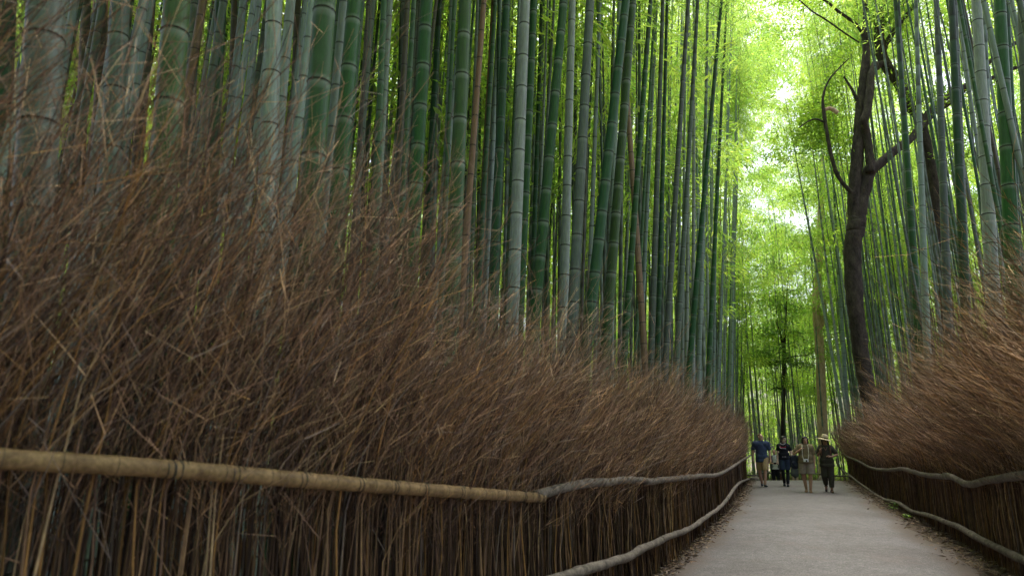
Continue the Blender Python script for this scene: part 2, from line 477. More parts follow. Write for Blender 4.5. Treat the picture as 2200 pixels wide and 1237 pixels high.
def build_brush(fence, C, S, T, Nn, zones, singles, H, out, fwd, warm, z0):
    st = Strands()
    for (s0, s1, dens, K, sides, per, ks, ss, r0, depth, sl, fork) in zones:
        n = int((s1 - s0) * dens)
        s = RNG.uniform(s0, s1, n)
        # uneven bundles: taller and shorter tufts along the fence
        hh = H(s) * (1 + 0.07 * np.sin(s * 2.3) + 0.05 * np.sin(s * 5.1 + 1) + 0.04 * np.sin(s * 11.3))
        P, R, T2, N2 = stems(C, S, T, Nn, s, hh, out(s), fwd(s), depth, K, r0, z0(s))
        col = twig_cols(n, warm)
        st.add(P, R, sides, col * 0.66)  # stems darkened by colour to deepen the shade low in the brush
        Q, RR, cc = sprigs(P, R, N2, T2, per, ks, sl, col)
        st.add(Q, RR, ss, cc)
        if fork:                                      # short forks on the side twigs
            k_ = RNG.uniform(0, 1, len(Q)) < fork
            q2, r2, c2 = sprigs(Q[k_], RR[k_] * 1.15, np.repeat(N2, per, 0)[k_], np.repeat(T2, per, 0)[k_], 1, 2, sl * 0.45, cc[k_] * 0.9, 0.3)
            st.add(q2, r2, 2, c2)
    b = obj('brushwood', st.mesh('brushwood', [M_TWIG]), fence)
    b['kind'] = 'stuff'
    for (s0, s1, n, r0) in singles:
        s = RNG.uniform(s0, s1, n)
        P, R, T2, N2 = stems(C, S, T, Nn, s, H(s) * RNG.uniform(0.7, 1.05, n), out(s), fwd(s) * 1.2, 0.02, 8, r0, z0(s))
        N3 = np.concatenate([N2, np.zeros((n, 1))], 1)
        P = P + N3[:, None] * 0.03
        col = twig_cols(n, 1) * 0.95
        Q, RR, cc = sprigs(P, R, N2, T2, 3, 4, 0.35, col, 0.72)
        for i in range(n):
            o1 = Strands(); o1.add(P[i:i + 1], R[i:i + 1], 5, col[i:i + 1])
            o1.add(Q[i * 3:i * 3 + 3], RR[i * 3:i * 3 + 3], 3, cc[i * 3:i * 3 + 3])
            obj('twig', o1.mesh('twig', [M_TWIG]), fence)

def s_at_y(C, S, y): return float(np.interp(y, C[:, 1], S))
left_fence = empty('brushwood_fence', (0, 0, 0))
tag(left_fence, 'long brown brushwood fence left of the path with a bamboo pole rail', 'fence', 'twig fences along the path')
sA, sB, sC, sD, sE = 0.6, s_at_y(LEFT, LS, 6.5), s_at_y(LEFT, LS, 11), s_at_y(LEFT, LS, 18), LS[-1]
def HL(s): return np.interp(s, [0, s_at_y(LEFT, LS, 2.4), s_at_y(LEFT, LS, 4), s_at_y(LEFT, LS, 6), s_at_y(LEFT, LS, 12), s_at_y(LEFT, LS, 26), LS[-1]], [3.85, 3.7, 3.0, 2.6, 2.45, 2.4, 2.3])
def ZL(s): return np.interp(s, [0, s_at_y(LEFT, LS, 2.4), s_at_y(LEFT, LS, 6)], [1.7, 1.65, 1.3])
def ZR(s): return np.full(len(s), 1.3)
def OL(s): return np.interp(s, [0, s_at_y(LEFT, LS, 6), LS[-1]], [0.48, 0.44, 0.42])
def FL(s): return np.interp(s, [0, s_at_y(LEFT, LS, 6), LS[-1]], [0.80, 0.28, 0.10])
build_brush(left_fence, LEFT, LS, LT, LN, [
    (sA, sA + 2.2, 200, 6, 3, 4, 3, 2, 0.0056, 0.42, 0.50, 0),
    (sA + 2.2, sB, 400, 6, 3, 6, 3, 3, 0.0050, 0.42, 0.46, 0.9),
    (sB, sC, 400, 6, 3, 6, 3, 2, 0.0052, 0.40, 0.44, 0.6),
    (sC, sD, 290, 5, 2, 5, 3, 2, 0.0068, 0.40, 0.42, 0.3),
    (sD, sE, 240, 5, 2, 4, 3, 2, 0.0075, 0.40, 0.42, 0)],
    [(sA + 1.5, sB, 190, 0.0062), (sB, sC, 80, 0.0055)], HL, OL, FL, 0, ZL)

right_fence = empty('brushwood_fence', (0, 0, 0))
tag(right_fence, 'tall brown brushwood fence right of the path with crooked branch rails', 'fence', 'twig fences along the path')
tA, tB, tC, tD = s_at_y(RIGHT, RS, 3.0), s_at_y(RIGHT, RS, 10), s_at_y(RIGHT, RS, 18), RS[-1]
def HR(s): return np.interp(s, [0, s_at_y(RIGHT, RS, 6), s_at_y(RIGHT, RS, 12), s_at_y(RIGHT, RS, 19), RS[-1]], [3.3, 3.3, 2.95, 2.32, 2.25])
def OR(s): return np.interp(s, [0, RS[-1]], [0.70, 0.80])
def FR(s): return np.interp(s, [0, RS[-1]], [-0.15, -0.1])
build_brush(right_fence, RIGHT, RS, RT, RN, [
    (tA, tB, 400, 6, 3, 6, 3, 2, 0.0052, 0.42, 0.48, 0.6),
    (tB, tC, 300, 5, 2, 5, 3, 2, 0.0068, 0.40, 0.45, 0.3),
    (tC, tD, 240, 5, 2, 4, 3, 2, 0.0075, 0.40, 0.42, 0)],
    [(s_at_y(RIGHT, RS, 5.5), tB, 110, 0.0060)], HR, OR, FR, 1, ZR)

def resample(pts, step):
    P = np.array([tuple(p) for p in pts], float)
    P = catmull(P, 14)
    seg = np.linalg.norm(np.diff(P, axis=0), axis=1); S = np.concatenate([[0], np.cumsum(seg)])
    s = np.linspace(0, S[-1], max(4, int(S[-1] / step)))
    return np.stack([np.interp(s, S, P[:, k]) for k in range(3)], -1)
def branch_rail(parent, pts, r0, r1, label=None, wob=0.05):
    P = resample(pts, 0.07)
    P = P + np.stack([np.convolve(RNG.normal(0, 0.006, len(P)), np.ones(5) / 5, 'same') for _ in range(3)], -1)
    n = len(P)
    R = np.linspace(r0, r1, n) * (1 + 0.10 * np.convolve(RNG.normal(0, 1, n), np.ones(7) / 7, 'same'))
    k = max(1, int(n * 0.35)); R[k:k + 2] *= 1.14        # knots where side branches were cut
    k = max(1, int(n * 0.72)); R[k:k + 2] *= 1.12
    o = obj('rail', tube_mesh('rail', P, R, [M_RAIL], 10, wob * 0.6), parent)
    if label: o['label'] = label
    return P, R
def tie(parent, p, t, r):
    """a turn of dark wire round the rail, its end twisted loose"""
    t = Vector(t).normalized(); u = t.orthogonal().normalized(); w = t.cross(u)
    pts = [Vector(p) + (u * math.cos(a) + w * math.sin(a)) * (r + 0.002) + t * 0.004 * a for a in np.linspace(0, 4 * math.pi, 26)]
    obj('wire_tie', tube_mesh('wire_tie', [tuple(q) for q in pts], 0.0022, [M_WIRE], 5), parent)

# left fence: one long dry bamboo pole, then crooked branches
pole_px = [(-420, 960), (0, 985), (350, 1006), (680, 1033), (950, 1054), (1165, 1069)]
pole_pts = [hit(LEFT, x, y, 0.07, LN) for x, y in pole_px[1:]]
pole_pts = [pole_pts[0] + (pole_pts[0] - pole_pts[1]) * 1.9] + pole_pts
PP = resample(pole_pts, 0.03)
nP = len(PP); Rp = np.linspace(0.034, 0.037, nP)
node_at = []
k = 4
while k < nP - 3:
    Rp[k] *= 1.07; Rp[k - 1] *= 1.03; Rp[k + 1] *= 1.03; node_at.append(k); k += random.randint(6, 9)
pole = obj('rail', tube_mesh('rail', PP, Rp, [M_POLE], 16), left_fence)
pole['label'] = 'straight tan bamboo pole rail'
ringm = tube_mesh('node_ring', [(math.cos(a), math.sin(a), 0) for a in np.linspace(0, 2 * math.pi, 17)], 0.035, [M_NODE], 5, cap=False)
def ring_obj(name, p, t, r, parent, me=None, rz=1.0):
    o = obj(name, me or ringm, parent)
    o.location = p; o.rotation_mode = 'QUATERNION'
    o.rotation_quaternion = Vector((0, 0, 1)).rotation_difference(Vector(t))
    o.scale = (r, r, r * rz)
    return o
for k in node_at:
    ring_obj('node_ring', PP[k], unit(PP[k + 1] - PP[k - 1]), Rp[k] * 1.0, pole)
for px in (350, 375, 490, 640, 760, 838, 905, 985, 1080, 1120, 1148, 1158):
    k = int(np.argmin([abs(((p[0]) / (p[1] * _c + (p[2] - EYE) * _s)) * FPX + CX - px) for p in PP]))
    k = min(max(k, 1), nP - 2)
    tie(left_fence, PP[k], unit(PP[k + 1] - PP[k - 1]), Rp[k])
def rail_px(parent, C, Nn, pts, off, r0, r1, label=None):
    return branch_rail(parent, [hit(C, x, y, off, Nn) for x, y in pts], r0, r1, label)
rail_px(left_fence, LEFT, LN, [(1150, 1066), (1200, 1050), (1250, 1040), (1310, 1034), (1345, 1030), (1400, 1032)], 0.06, 0.042, 0.036)
rail_px(left_fence, LEFT, LN, [(1385, 1034), (1450, 1028), (1500, 1022), (1545, 1018), (1580, 998), (1592, 990)], 0.06, 0.040, 0.036)
rail_px(left_fence, LEFT, LN, [(1588, 992), (1598, 986), (1610, 979), (1622, 968)], 0.06, 0.040, 0.036)
rail_px(left_fence, LEFT, LN, [(1040, 1290), (1120, 1262), (1200, 1242), (1290, 1213), (1350, 1195), (1385, 1176), (1432, 1155)], 0.08, 0.045, 0.040)
rail_px(left_fence, LEFT, LN, [(1420, 1158), (1480, 1136), (1510, 1115), (1545, 1090), (1566, 1068)], 0.08, 0.040, 0.036)
rail_px(left_fence, LEFT, LN, [(1562, 1072), (1575, 1052), (1590, 1036), (1610, 1028)], 0.08, 0.040, 0.034)
# right fence: two runs of branch rails
rail_px(right_fence, RIGHT, RN, [(2330, 1000), (2200, 1020), (2120, 1032), (2080, 1040), (2045, 1024), (2030, 1020)], 0.07, 0.050, 0.046, 'thick rail branch with a bend')
rail_px(right_fence, RIGHT, RN, [(2042, 1024), (1990, 1020), (1940, 1007), (1905, 1009), (1870, 1004), (1848, 992)], 0.07, 0.044, 0.038)
rail_px(right_fence, RIGHT, RN, [(1852, 994), (1832, 985), (1815, 977), (1803, 962), (1793, 945), (1786, 930)], 0.07, 0.040, 0.034)
rail_px(right_fence, RIGHT, RN, [(2330, 1262), (2200, 1203), (2120, 1165), (2060, 1132), (2040, 1124)], 0.09, 0.048, 0.044)
rail_px(right_fence, RIGHT, RN, [(2050, 1128), (2000, 1108), (1960, 1098), (1930, 1080), (1895, 1070), (1860, 1048)], 0.09, 0.042, 0.038)
rail_px(right_fence, RIGHT, RN, [(1868, 1052), (1845, 1036), (1825, 1020), (1810, 1010), (1799, 996), (1797, 984)], 0.09, 0.040, 0.034)

# low fence that closes the view beyond the crest of the path
def rebase(root, base):
    """put a thing's Empty at its foot without moving its parts"""
    b = Vector(base)
    root.location = b
    for ch in root.children: ch.location = Vector(ch.location) - b
FAR = catmull([(9.6, 34.6), (11.5, 35.4), (14, 35.8), (16.5, 35.8), (19, 35.4)], 20)
FS, FT, FN = curve_info(FAR, 1)
if FN[0][1] > 0: FN = -FN
far_fence = empty('brushwood_fence', (0, 0, 0))
tag(far_fence, 'low brown twig fence crossing beyond the crest behind the walkers', 'fence', 'twig fences along the path')
st = Strands()
n = 2600
s = RNG.uniform(0, FS[-1], n)
P, R, T2, N2 = stems(FAR, FS, FT, FN, s, np.full(n, 1.15), np.full(n, 0.12), np.full(n, 0.0), 0.25, 4, 0.007)
cfar = twig_cols(n, 1); st.add(P, R, 3, cfar)
o = obj('brushwood', st.mesh('brushwood', [M_TWIG]), far_fence); o['kind'] = 'stuff'
for zz, (a, b_) in ((0.85, (0.2, 3.2)), (0.95, (3.1, 6.3)), (0.85, (6.2, 9.4)), (0.25, (0.4, 4.4)), (0.3, (4.3, 9.0))):
    q, _, nn = on_curve(FAR, FS, FT, FN, np.linspace(a, b_, 5))
    q = q + nn * 0.08
    branch_rail(far_fence, [(x, y, gzf(y) + zz + random.uniform(-.05, .05)) for x, y in q], 0.045, 0.038)

bpy.context.view_layer.update()
rebase(left_fence, (LEFT[80][0], LEFT[80][1], 0)); rebase(right_fence, (RIGHT[120][0], RIGHT[120][1], 0)); rebase(far_fence, (14, 35.8, gzf(35.8)))

# ------------------------------------------------------------------ bamboo
def culm_rings(r0, H, inter, detail, bendx, bendy, seed):
    rs = random.Random(seed)
    zs, rr, sc, bl = [0.0], [1.06], [0.0], [0.0]
    nodes = []
    z = inter * 0.45
    while z < H - 0.2:
        k = 1 - z / H
        if detail is None:
            a = [(-0.1, 1.0, 0.0, 0.4), (0.0, 1.0, 0.7, 0.3)]
        elif detail:
            if z > 8.5: a = [(-0.05, 1.0, 0, 0.3), (0.0, 1.0, 0.8, 0.2)]
            else: a = [(-0.075, 1.0, 0, 0.06), (-0.018, 1.0, 0, 1.0), (0.0, 1.04, 0.9, 0.0), (0.014, 1.0, 0.1, 0.45), (0.045, 1.0, 0.0, 0.0)]
        else:
            a = [(-0.07, 1.0, 0, 0.1), (-0.014, 1.0, 0.2, 1.0), (0.0, 1.06, 1.0, 0.0), (0.014, 1.0, 0.2, 0.4)]
        for dz, m, s_, b_ in a:
            zs.append(z + dz); rr.append(m); sc.append(s_); bl.append(b_)
        nodes.append(z)
        z += inter * (0.65 + 0.5 * min(1, z / 2.5)) * rs.uniform(0.93, 1.07)
    zs.append(H); rr.append(1); sc.append(0); bl.append(0)
    zs = np.array(zs); rad = r0 * (1 - 0.80 * (zs / H) ** 1.25) * np.array(rr)
    ax = np.stack([bendx * (zs / H) ** 2, bendy * (zs / H) ** 2, zs], -1)
    return zs, rad, np.array(sc), np.array(bl), ax, nodes
def culm_arrays(r0, H, inter, sides, detail, bend, seed):
    zs, rad, sc, bl, ax, nodes = culm_rings(r0, H, inter, detail, bend[0], bend[1], seed)
    a = np.arange(sides) * 2 * math.pi / sides
    V = ax[:, None] + rad[:, None, None] * np.stack([np.cos(a), np.sin(a), np.zeros(sides)], -1)[None]
    idx = np.arange(len(zs) * sides).reshape(len(zs), sides); r = np.roll(idx, -1, 1)
    F = np.stack([idx[:-1], r[:-1], r[1:], idx[1:]], -1).reshape(-1, 4)
    c = np.stack([sc, bl, zs / H], -1)
    return V.reshape(-1, 3), F, np.repeat(c, sides, 0), nodes, (zs, rad, ax)

CULM_H = 17.0
def leaf_cols(n, yellow=0.0):
    g = RNG.uniform(0, 1, (n, 1))
    c = np.array([[0.75, 0.95, 0.7]]) * (1 - g) + np.array([[1.25, 1.15, 0.9]]) * g
    return c * RNG.uniform(0.7, 1.2, (n, 1))
def foliage_variant(seed, z0, nbr, per):
    """branches and drooping leaf sprays of one bamboo, local to its culm"""
    rg = np.random.default_rng(seed)
    zb = z0 + (CULM_H * 1.02 - z0) * rg.uniform(0, 1, nbr) ** 0.8
    a = rg.uniform(0, 2 * math.pi, nbr)
    L = 1.9 * (1.1 - 0.55 * (zb - z0) / (CULM_H - z0)) * rg.uniform(0.5, 1.15, nbr)
    d = np.stack([np.cos(a), np.sin(a), rg.uniform(0.35, 0.9, nbr)], -1); d = unit(d)
    u = np.linspace(0, 1, 5)
    base = np.stack([np.zeros(nbr), np.zeros(nbr), zb], -1)
    Q = base[:, None] + d[:, None] * (L[:, None] * u)[..., None]
    Q[..., 2] -= (L[:, None] * 0.45 * u ** 2)
    st = Strands(); st.add(Q, np.full((nbr, 5), 0.004) * (1.3 - u)[None], 3, np.tile([[0.10, 0.13, 0.07]], (nbr, 1)))
    i = np.repeat(np.arange(nbr), per); m = len(i)
    t = rg.uniform(0.25, 1.0, m); k = np.clip((t * 4).astype(int), 0, 3); f = (t * 4 - k)[:, None]
    p = Q[i, k] * (1 - f) + Q[i, k + 1] * f + rg.normal(0, 0.13, (m, 3)) * (0.4 + t[:, None])
    p[:, 2] -= rg.uniform(0, 0.18, m)
    dd = d[i] * 0.5 + rg.normal(0, 0.55, (m, 3)); dd[:, 2] -= 0.45
    V2, F2 = leaf_arrays(p, dd, rg.normal(0, 0.5, (m, 3)) + np.array([0, 0, 1.0]), rg.uniform(0.10, 0.19, m), rg.uniform(0.022, 0.036, m), st.n)
    V1 = np.vstack(st.V); F1 = np.vstack(st.F)
    C = np.vstack([np.vstack(st.C), np.repeat(leaf_cols(m), 4, 0)])
    return mesh_np('foliage', np.vstack([V1, V2]), np.vstack([F1, F2]), [M_TWIG, M_LEAF], {'Col': C}, False,
                   np.concatenate([np.zeros(len(F1)), np.ones(len(F2))]))
FOL = [foliage_variant(100 + i, z0, 64, 36) for i, z0 in enumerate((10.2, 10.8, 11.4, 9.8, 11.8))]

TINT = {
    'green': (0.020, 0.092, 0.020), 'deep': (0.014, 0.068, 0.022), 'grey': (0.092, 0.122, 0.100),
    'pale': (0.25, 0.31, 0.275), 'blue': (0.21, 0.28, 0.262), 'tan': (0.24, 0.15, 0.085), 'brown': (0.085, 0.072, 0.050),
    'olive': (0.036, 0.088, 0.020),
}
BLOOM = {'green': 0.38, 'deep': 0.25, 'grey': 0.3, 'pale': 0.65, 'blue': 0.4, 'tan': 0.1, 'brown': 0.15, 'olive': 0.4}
def tint_of(kind):
    k = random.uniform(0.82, 1.2)
    return [c * k * random.uniform(0.94, 1.06) for c in TINT[kind]]
node_mesh = tube_mesh('node', [(math.cos(a), math.sin(a), 0) for a in np.linspace(0, 2 * math.pi, 15)], 0.05, [M_NODE], 4, cap=False)

def place(root, base, direction):
    root.location = base
    root.rotation_mode = 'QUATERNION'
    q = Vector((0, 0, 1)).rotation_difference(Vector(direction))
    root.rotation_quaternion = q @ Quaternion((0, 0, 1), random.uniform(0, 6.28))

COUNT = [0]
def near_bamboo(xt, xb, yb, w, kind, label, D=0.135, group=None, bend=None, minY=None):
    """one bamboo seen at x=xt on the photo's top edge and at (xb, yb) lower down, w photo pixels thick"""
    Y = D * FPX / w * 1.0
    if minY: Y = max(Y, minY)
    C, side = (LEFT, 1) if xb < 1650 else (RIGHT, -1)
    q = C[C[:, 1] > 0.6]; rt = q[:, 0] / q[:, 1]; o_ = np.argsort(rt)
    r = ray(xb, yb)
    fy = float(np.interp(r.x / r.y, rt[o_], q[o_, 1]))
    Y = max(Y, fy + 0.62)
    for _ in range(200):                              # step back until the foot stands clear behind the fence
        p1, p0 = at(xt, 0, Y), at(xb, yb, Y)
        d = (p1 - p0).normalized()
        base = p0 + d * ((gzf(Y) - 0.05 - p0.z) / d.z)
        gap = (left_x(Y) - base.x) if side == 1 else (base.x - right_x(min(Y, 32)))
        if gap > 0.75: break
        Y *= 1.01
    dia = w * Y / FPX / math.cos(math.atan(r.x / r.y)) ** 0.5
    r0 = dia / 2 * 1.10
    COUNT[0] += 1
    seed = COUNT[0]
    rs = random.Random(seed)
    bd = bend or (rs.uniform(-0.25, 0.25), rs.uniform(-0.25, 0.25))
    inter = min(0.42, max(0.27, dia * 2.6)) * rs.uniform(0.95, 1.1)
    V, F, c, nodes, (zs, rad, ax) = culm_arrays(r0, CULM_H, inter, 16, True, bd, seed)
    root = empty('bamboo', base)
    root.rotation_mode = 'QUATERNION'
    root.rotation_quaternion = Vector((0, 0, 1)).rotation_difference(d)
    tag(root, label, 'bamboo', group or ('bamboos just behind the left fence' if side == 1 else 'bamboos just behind the right fence'))
    cu = obj('culm', mesh_np('culm', V, F, [M_CULM], {'Col': c}, True), root)
    cu['tint'] = tint_of(kind); cu['bloom'] = BLOOM[kind]
    for z in nodes:
        if z > 9.5: break
        k = np.interp(z, zs, rad)
        nd = obj('node', node_mesh, cu)
        nd.location = (bd[0] * (z / CULM_H) ** 2, bd[1] * (z / CULM_H) ** 2, z)
        nd.scale = (k, k, k * 1.1)
    fo = obj('foliage', FOL[seed % len(FOL)], root)
    if side == -1: fo.location.z = 2.8; cu.scale.z = 1.18
    return root

L_ = 'behind the left fence'
NEAR = [
    # x at top edge, x low, y low, width, kind, label
    (16, 2, 300, 40, 'deep', 'dark green bamboo cut by the left edge of the picture'),
    (92, 76, 300, 76, 'grey', 'very thick grey-green bamboo, second from the left edge'),
    (172, 160, 400, 13, 'pale', 'slender pale bamboo between two brownish ones near the left edge'),
    (193, 172, 420, 24, 'brown', 'dark brownish bamboo right of the thick grey one near the left edge'),
    (219, 203, 350, 23, 'brown', 'tan-brown bamboo beside a thicker grey-green one near the left edge'),
    (253, 232, 400, 44, 'grey', 'thick mottled grey bamboo fading into the tall twigs'),
    (330, 306, 260, 25, 'brown', 'brown bamboo immediately left of the thick green one with grey lichen'),
    (381, 350, 400, 60, 'olive', 'very thick green bamboo with pale lichen patches, upper left'),
    (421, 402, 350, 27, 'grey', 'dull grey bamboo hugging the right side of the lichen-patched green one'),
    (475, 458, 320, 29, 'deep', 'dark green bamboo standing alone left of a bright pale culm'),
    (504, 496, 300, 18, 'brown', 'greyish brown bamboo just left of a thin pale blue culm'),
    (517, 514, 500, 12, 'blue', 'thin pale blue bamboo left of the pale ringed culm'),
    (592, 575, 400, 41, 'pale', 'thick pale blue-green bamboo with white ringed joints at upper left'),
    (645, 628, 450, 21, 'brown', 'brown-grey bamboo just left of the thickest vivid green culm'),
    (695, 662, 480, 54, 'green', 'thickest vivid green bamboo, tallest mass left of centre'),
    (733, 706, 420, 17, 'deep', 'dark bamboo squeezed between two thick vivid green culms'),
    (761, 722, 470, 39, 'green', 'thick green bamboo leaning right, beside the thickest vivid green one'),
    (795, 786, 420, 11, 'grey', 'thin grey bamboo in the gap right of the leaning thick green one'),
    (829, 822, 480, 16, 'grey', 'slim grey-green upright bamboo right of a leaning dark cane'),
    (856, 851, 450, 15, 'deep', 'slim dark green bamboo left of a lichen-blotched one'),
    (873, 870, 400, 21, 'grey', 'lichen-blotched grey bamboo left of a thick green culm'),
    (912, 885, 500, 34, 'green', 'thick green bamboo with evenly spaced joints left of centre'),
    (936, 915, 500, 19, 'deep', 'dark green bamboo tucked against the right side of a thick green one'),
    (961, 950, 400, 11, 'blue', 'thin pale blue bamboo in the bright gap left of the paired green culms'),
    (1001, 976, 540, 35, 'olive', 'thick olive green bamboo, the left of the pair at centre'),
    (1028, 1008, 540, 21, 'olive', 'narrower olive bamboo, the right of the pair at centre'),
    (1046, 1040, 350, 10, 'pale', 'thin pale bamboo glimpsed left of the pinkish tan culm'),
    (1068, 1033, 560, 17, 'tan', 'dead pinkish tan bamboo leaning right at centre'),
    (1088, 1062, 560, 23, 'deep', 'smooth dark green bamboo right of the pinkish tan one'),
    (1128, 1104, 600, 28, 'pale', 'bamboo with whitish bloom, first pale thick culm right of centre'),
    (1155, 1121, 600, 22, 'green', 'green bamboo pressed against the whitish bloomed culm'),
    (1172, 1150, 500, 13, 'deep', 'slim dark green bamboo between two leaning green culms'),
    (1187, 1176, 400, 10, 'blue', 'thin blue-grey bamboo left of the green right-leaning culm'),
    (1211, 1156, 600, 25, 'green', 'green bamboo leaning clearly right before the white-ringed culm'),
    (1229, 1210, 680, 22, 'pale', 'upright bamboo with bright white rings at every joint'),
    (1244, 1234, 500, 11, 'grey', 'thin grey bamboo right beside the white-ringed culm'),
    (1265, 1232, 640, 25, 'grey', 'stout grey bamboo right of the white-ringed culm'),
    (1289, 1282, 500, 9, 'blue', 'hair-thin blue bamboo in the gap before the strongly leaning pair'),
    (1325, 1312, 400, 12, 'grey', 'slim grey bamboo behind the strongly leaning pair'),
    (1346, 1268, 680, 25, 'deep', 'strongly right-leaning dark green bamboo, left of the leaning pair'),
    (1361, 1303, 720, 23, 'olive', 'right-leaning olive bamboo, right of the leaning pair'),
    (1394, 1345, 700, 15, 'green', 'slim green bamboo left of the orange-tan bent culm'),
    (1341, 1388, 800, 15, 'tan', 'orange-tan dead bamboo leaning left against its neighbours'),
    (1426, 1400, 740, 14, 'grey', 'grey-green bamboo right of the orange-tan culm'),
    (1438, 1413, 760, 12, 'deep', 'dark slim bamboo standing in the bright gap right of the orange-tan culm'),
    (1471, 1430, 760, 14, 'grey', 'grey bamboo leaning right, second after the bright gap'),
    (1502, 1452, 800, 13, 'grey', 'grey bamboo leaning right in the row behind the lower fence'),
    (1547, 1478, 820, 13, 'deep', 'dark leaning bamboo in the row that thins towards the far trees'),
    (1531, 1500, 830, 11, 'blue', 'bluish slim bamboo in the thinning row towards the far trees'),
    (1560, 1520, 840, 11, 'green', 'slim green bamboo near the end of the left row'),
    (1655, 1803, 850, 7, 'pale', 'thin white bamboo leaning far left beside the pale trunk'),
    (1690, 1812, 850, 6, 'pale', 'second thin white bamboo leaning left, close to the pale trunk'),
    (1768, 1818, 850, 9, 'blue', 'bluish bamboo leaning left just left of the crooked dark tree'),
    # right side
    (1918, 1966, 740, 14, 'grey', 'slim grey bamboo crossing in front of the crooked dark trunk limb'),
    (1936, 1976, 740, 16, 'green', 'green bamboo leaning left over the dark tree limb'),
    (1960, 1990, 720, 14, 'blue', 'bluish bamboo second right of the dark tree'),
    (2020, 2036, 640, 17, 'grey', 'grey-green bamboo right of the second dark trunk'),
    (2040, 2074, 660, 19, 'deep', 'dark green bamboo left of a thick pale one on the right'),
    (2059, 2076, 600, 15, 'grey', 'grey bamboo behind the dark green one on the right'),
    (2101, 2138, 720, 26, 'pale', 'thick pale grey bamboo with whitish joints on the right'),
    (2115, 2134, 500, 11, 'blue', 'thin bluish bamboo half behind the thick pale one on the right'),
    (2139, 2176, 600, 29, 'green', 'thickest green bamboo on the right, near the picture edge'),
    (2162, 2186, 500, 13, 'deep', 'dark slim bamboo between the thick green one and the right edge'),
    (2197, 2216, 500, 22, 'grey', 'grey bamboo cut by the right edge of the picture'),
]
for xt, xb, yb, w, kind, lab in NEAR:
    near_bamboo(xt, xb, yb, w, kind, lab, D=0.15 if w > 30 else (0.135 if w > 18 else 0.115))

# shared culms for the many others
VAR = []
for i in range(6):
    V, F, c, nodes, _ = culm_arrays(0.052, CULM_H, 0.30 + 0.015 * i, 10, False, (random.uniform(-.3, .3), random.uniform(-.3, .3)), 500 + i)
    VAR.append(mesh_np('culm', V, F, [M_CULM], {'Col': c}, True))

def random_spots():
    out = []
    def far_enough(x, y, md):
        return all((x - a) ** 2 + (y - b) ** 2 > md * md for a, b, *_ in out)
    tries = 0
    while len(out) < 820 and tries < 60000:          # left wood
        tries += 1
        y = random.uniform(2.5, 46); x = random.uniform(-42, left_x(y) - 0.9)
        if random.random() < 0.45: y = random.uniform(5, 30); x = left_x(y) - 1.5 - abs(random.gauss(0, 6))
        if x / max(y, .1) < -1.0: continue
        if y < 12 and (left_x(y) - x) < 1.6 + 0.1 * y: continue
        if random.random() > 1.15 - 0.012 * math.hypot(x, y): continue
        if far_enough(x, y, 0.62): out.append((x, y, 'left'))
    n0 = len(out); tries = 0
    while len(out) < n0 + 150 and tries < 30000:     # the crowd straight behind the near fence
        tries += 1
        y = random.uniform(5.5, 19); x = y * random.uniform(-0.85, 0.12)
        if left_x(y) - x < 1.7 + 0.06 * y: continue
        if far_enough(x, y, 0.42): out.append((x, y, 'left'))
    n0 = len(out); tries = 0
    while len(out) < n0 + 140 and tries < 20000:      # the row along the left fence, thinning into the distance
        tries += 1
        y = 11 + 34 * random.random() ** 0.62; x = left_x(min(y, 28.6)) + 0.37 * max(0, y - 28.6) - 0.8 - abs(random.gauss(0, 1.7))
        if far_enough(x, y, 0.36): out.append((x, y, 'edge'))
    n1 = len(out); tries = 0
    while len(out) < n1 + 300 and tries < 20000:     # right wood
        tries += 1
        y = random.uniform(4.5, 44); x = random.uniform(right_x(min(y, 32)) + 0.9, 44)
        if x / y > 0.98: continue
        if y > 31 and x < 17.2: continue
        if y < 20 and x - right_x(y) < 1.3: continue
        if 1740 < x / (y * _c) * FPX + CX < 1800: continue
        if y < 25 and 1905 <= x / (y * _c) * FPX + CX < 2050 and random.random() < 0.75: continue
        if y < 25 and 1790 < x / (y * _c) * FPX + CX < 1905: continue
        if far_enough(x, y, 0.62): out.append((x, y, 'right'))
    tries = 0; n2 = len(out)
    while len(out) < n2 + 60 and tries < 20000:      # the row behind the crooked tree
        tries += 1
        y = random.uniform(26, 42); x = right_x(min(y, 32)) + 0.39 * max(0, y - 32) + 0.9 + abs(random.gauss(0, 2.4))
        if x / (y * _c) * FPX + CX < 1815: continue
        if far_enough(x, y, 0.4): out.append((x, y, 'row'))
    n2 = len(out); tries = 0
    while len(out) < n2 + 280 and tries < 20000:     # wood beyond the crest
        tries += 1
        y = random.uniform(37.5, 72); x = random.uniform(0.1 * y, 0.6 * y)
        px = x / (y * _c) * FPX + CX
        if y < 44 and 1640 < px < 1790 and random.random() < 0.4: continue
        if far_enough(x, y, 0.55): out.append((x, y, 'far'))
    return out
SPOTS = random_spots()
SPOTS.sort(key=lambda p: math.hypot(p[0], p[1]))
GRP = {
    'left': (' bamboo in the crowd deep inside the left wood', 'bamboos deeper in the left wood'),
    'edge': (' bamboo in the row close behind the far half of the left fence', 'bamboos in the row along the left fence'),
    'row': (' bamboo in the row behind the crooked dark tree', 'bamboos behind the crooked tree'),
    'right': (' bamboo in the crowd deep inside the right wood', 'bamboos deeper in the right wood'),
    'far': (' bamboo standing beyond the crest of the path', 'bamboos beyond the crest'),
}
def lean_dir(x, y, where):
    if where == 'left': l, k = 0.036, 1
    elif where == 'edge': l, k = 0.062, 1
    elif where in ('right', 'row'): l, k = 0.018, -1
    else: l, k = 0.0, 0
    near = math.exp(-max(0, (left_x(y) - x) if k > 0 else (x - right_x(min(y, 32)))) / 9)
    d = Vector((k * l * (0.25 + near) + random.gauss(0, 0.016), random.gauss(0, 0.016), 1))
    return d.normalized()
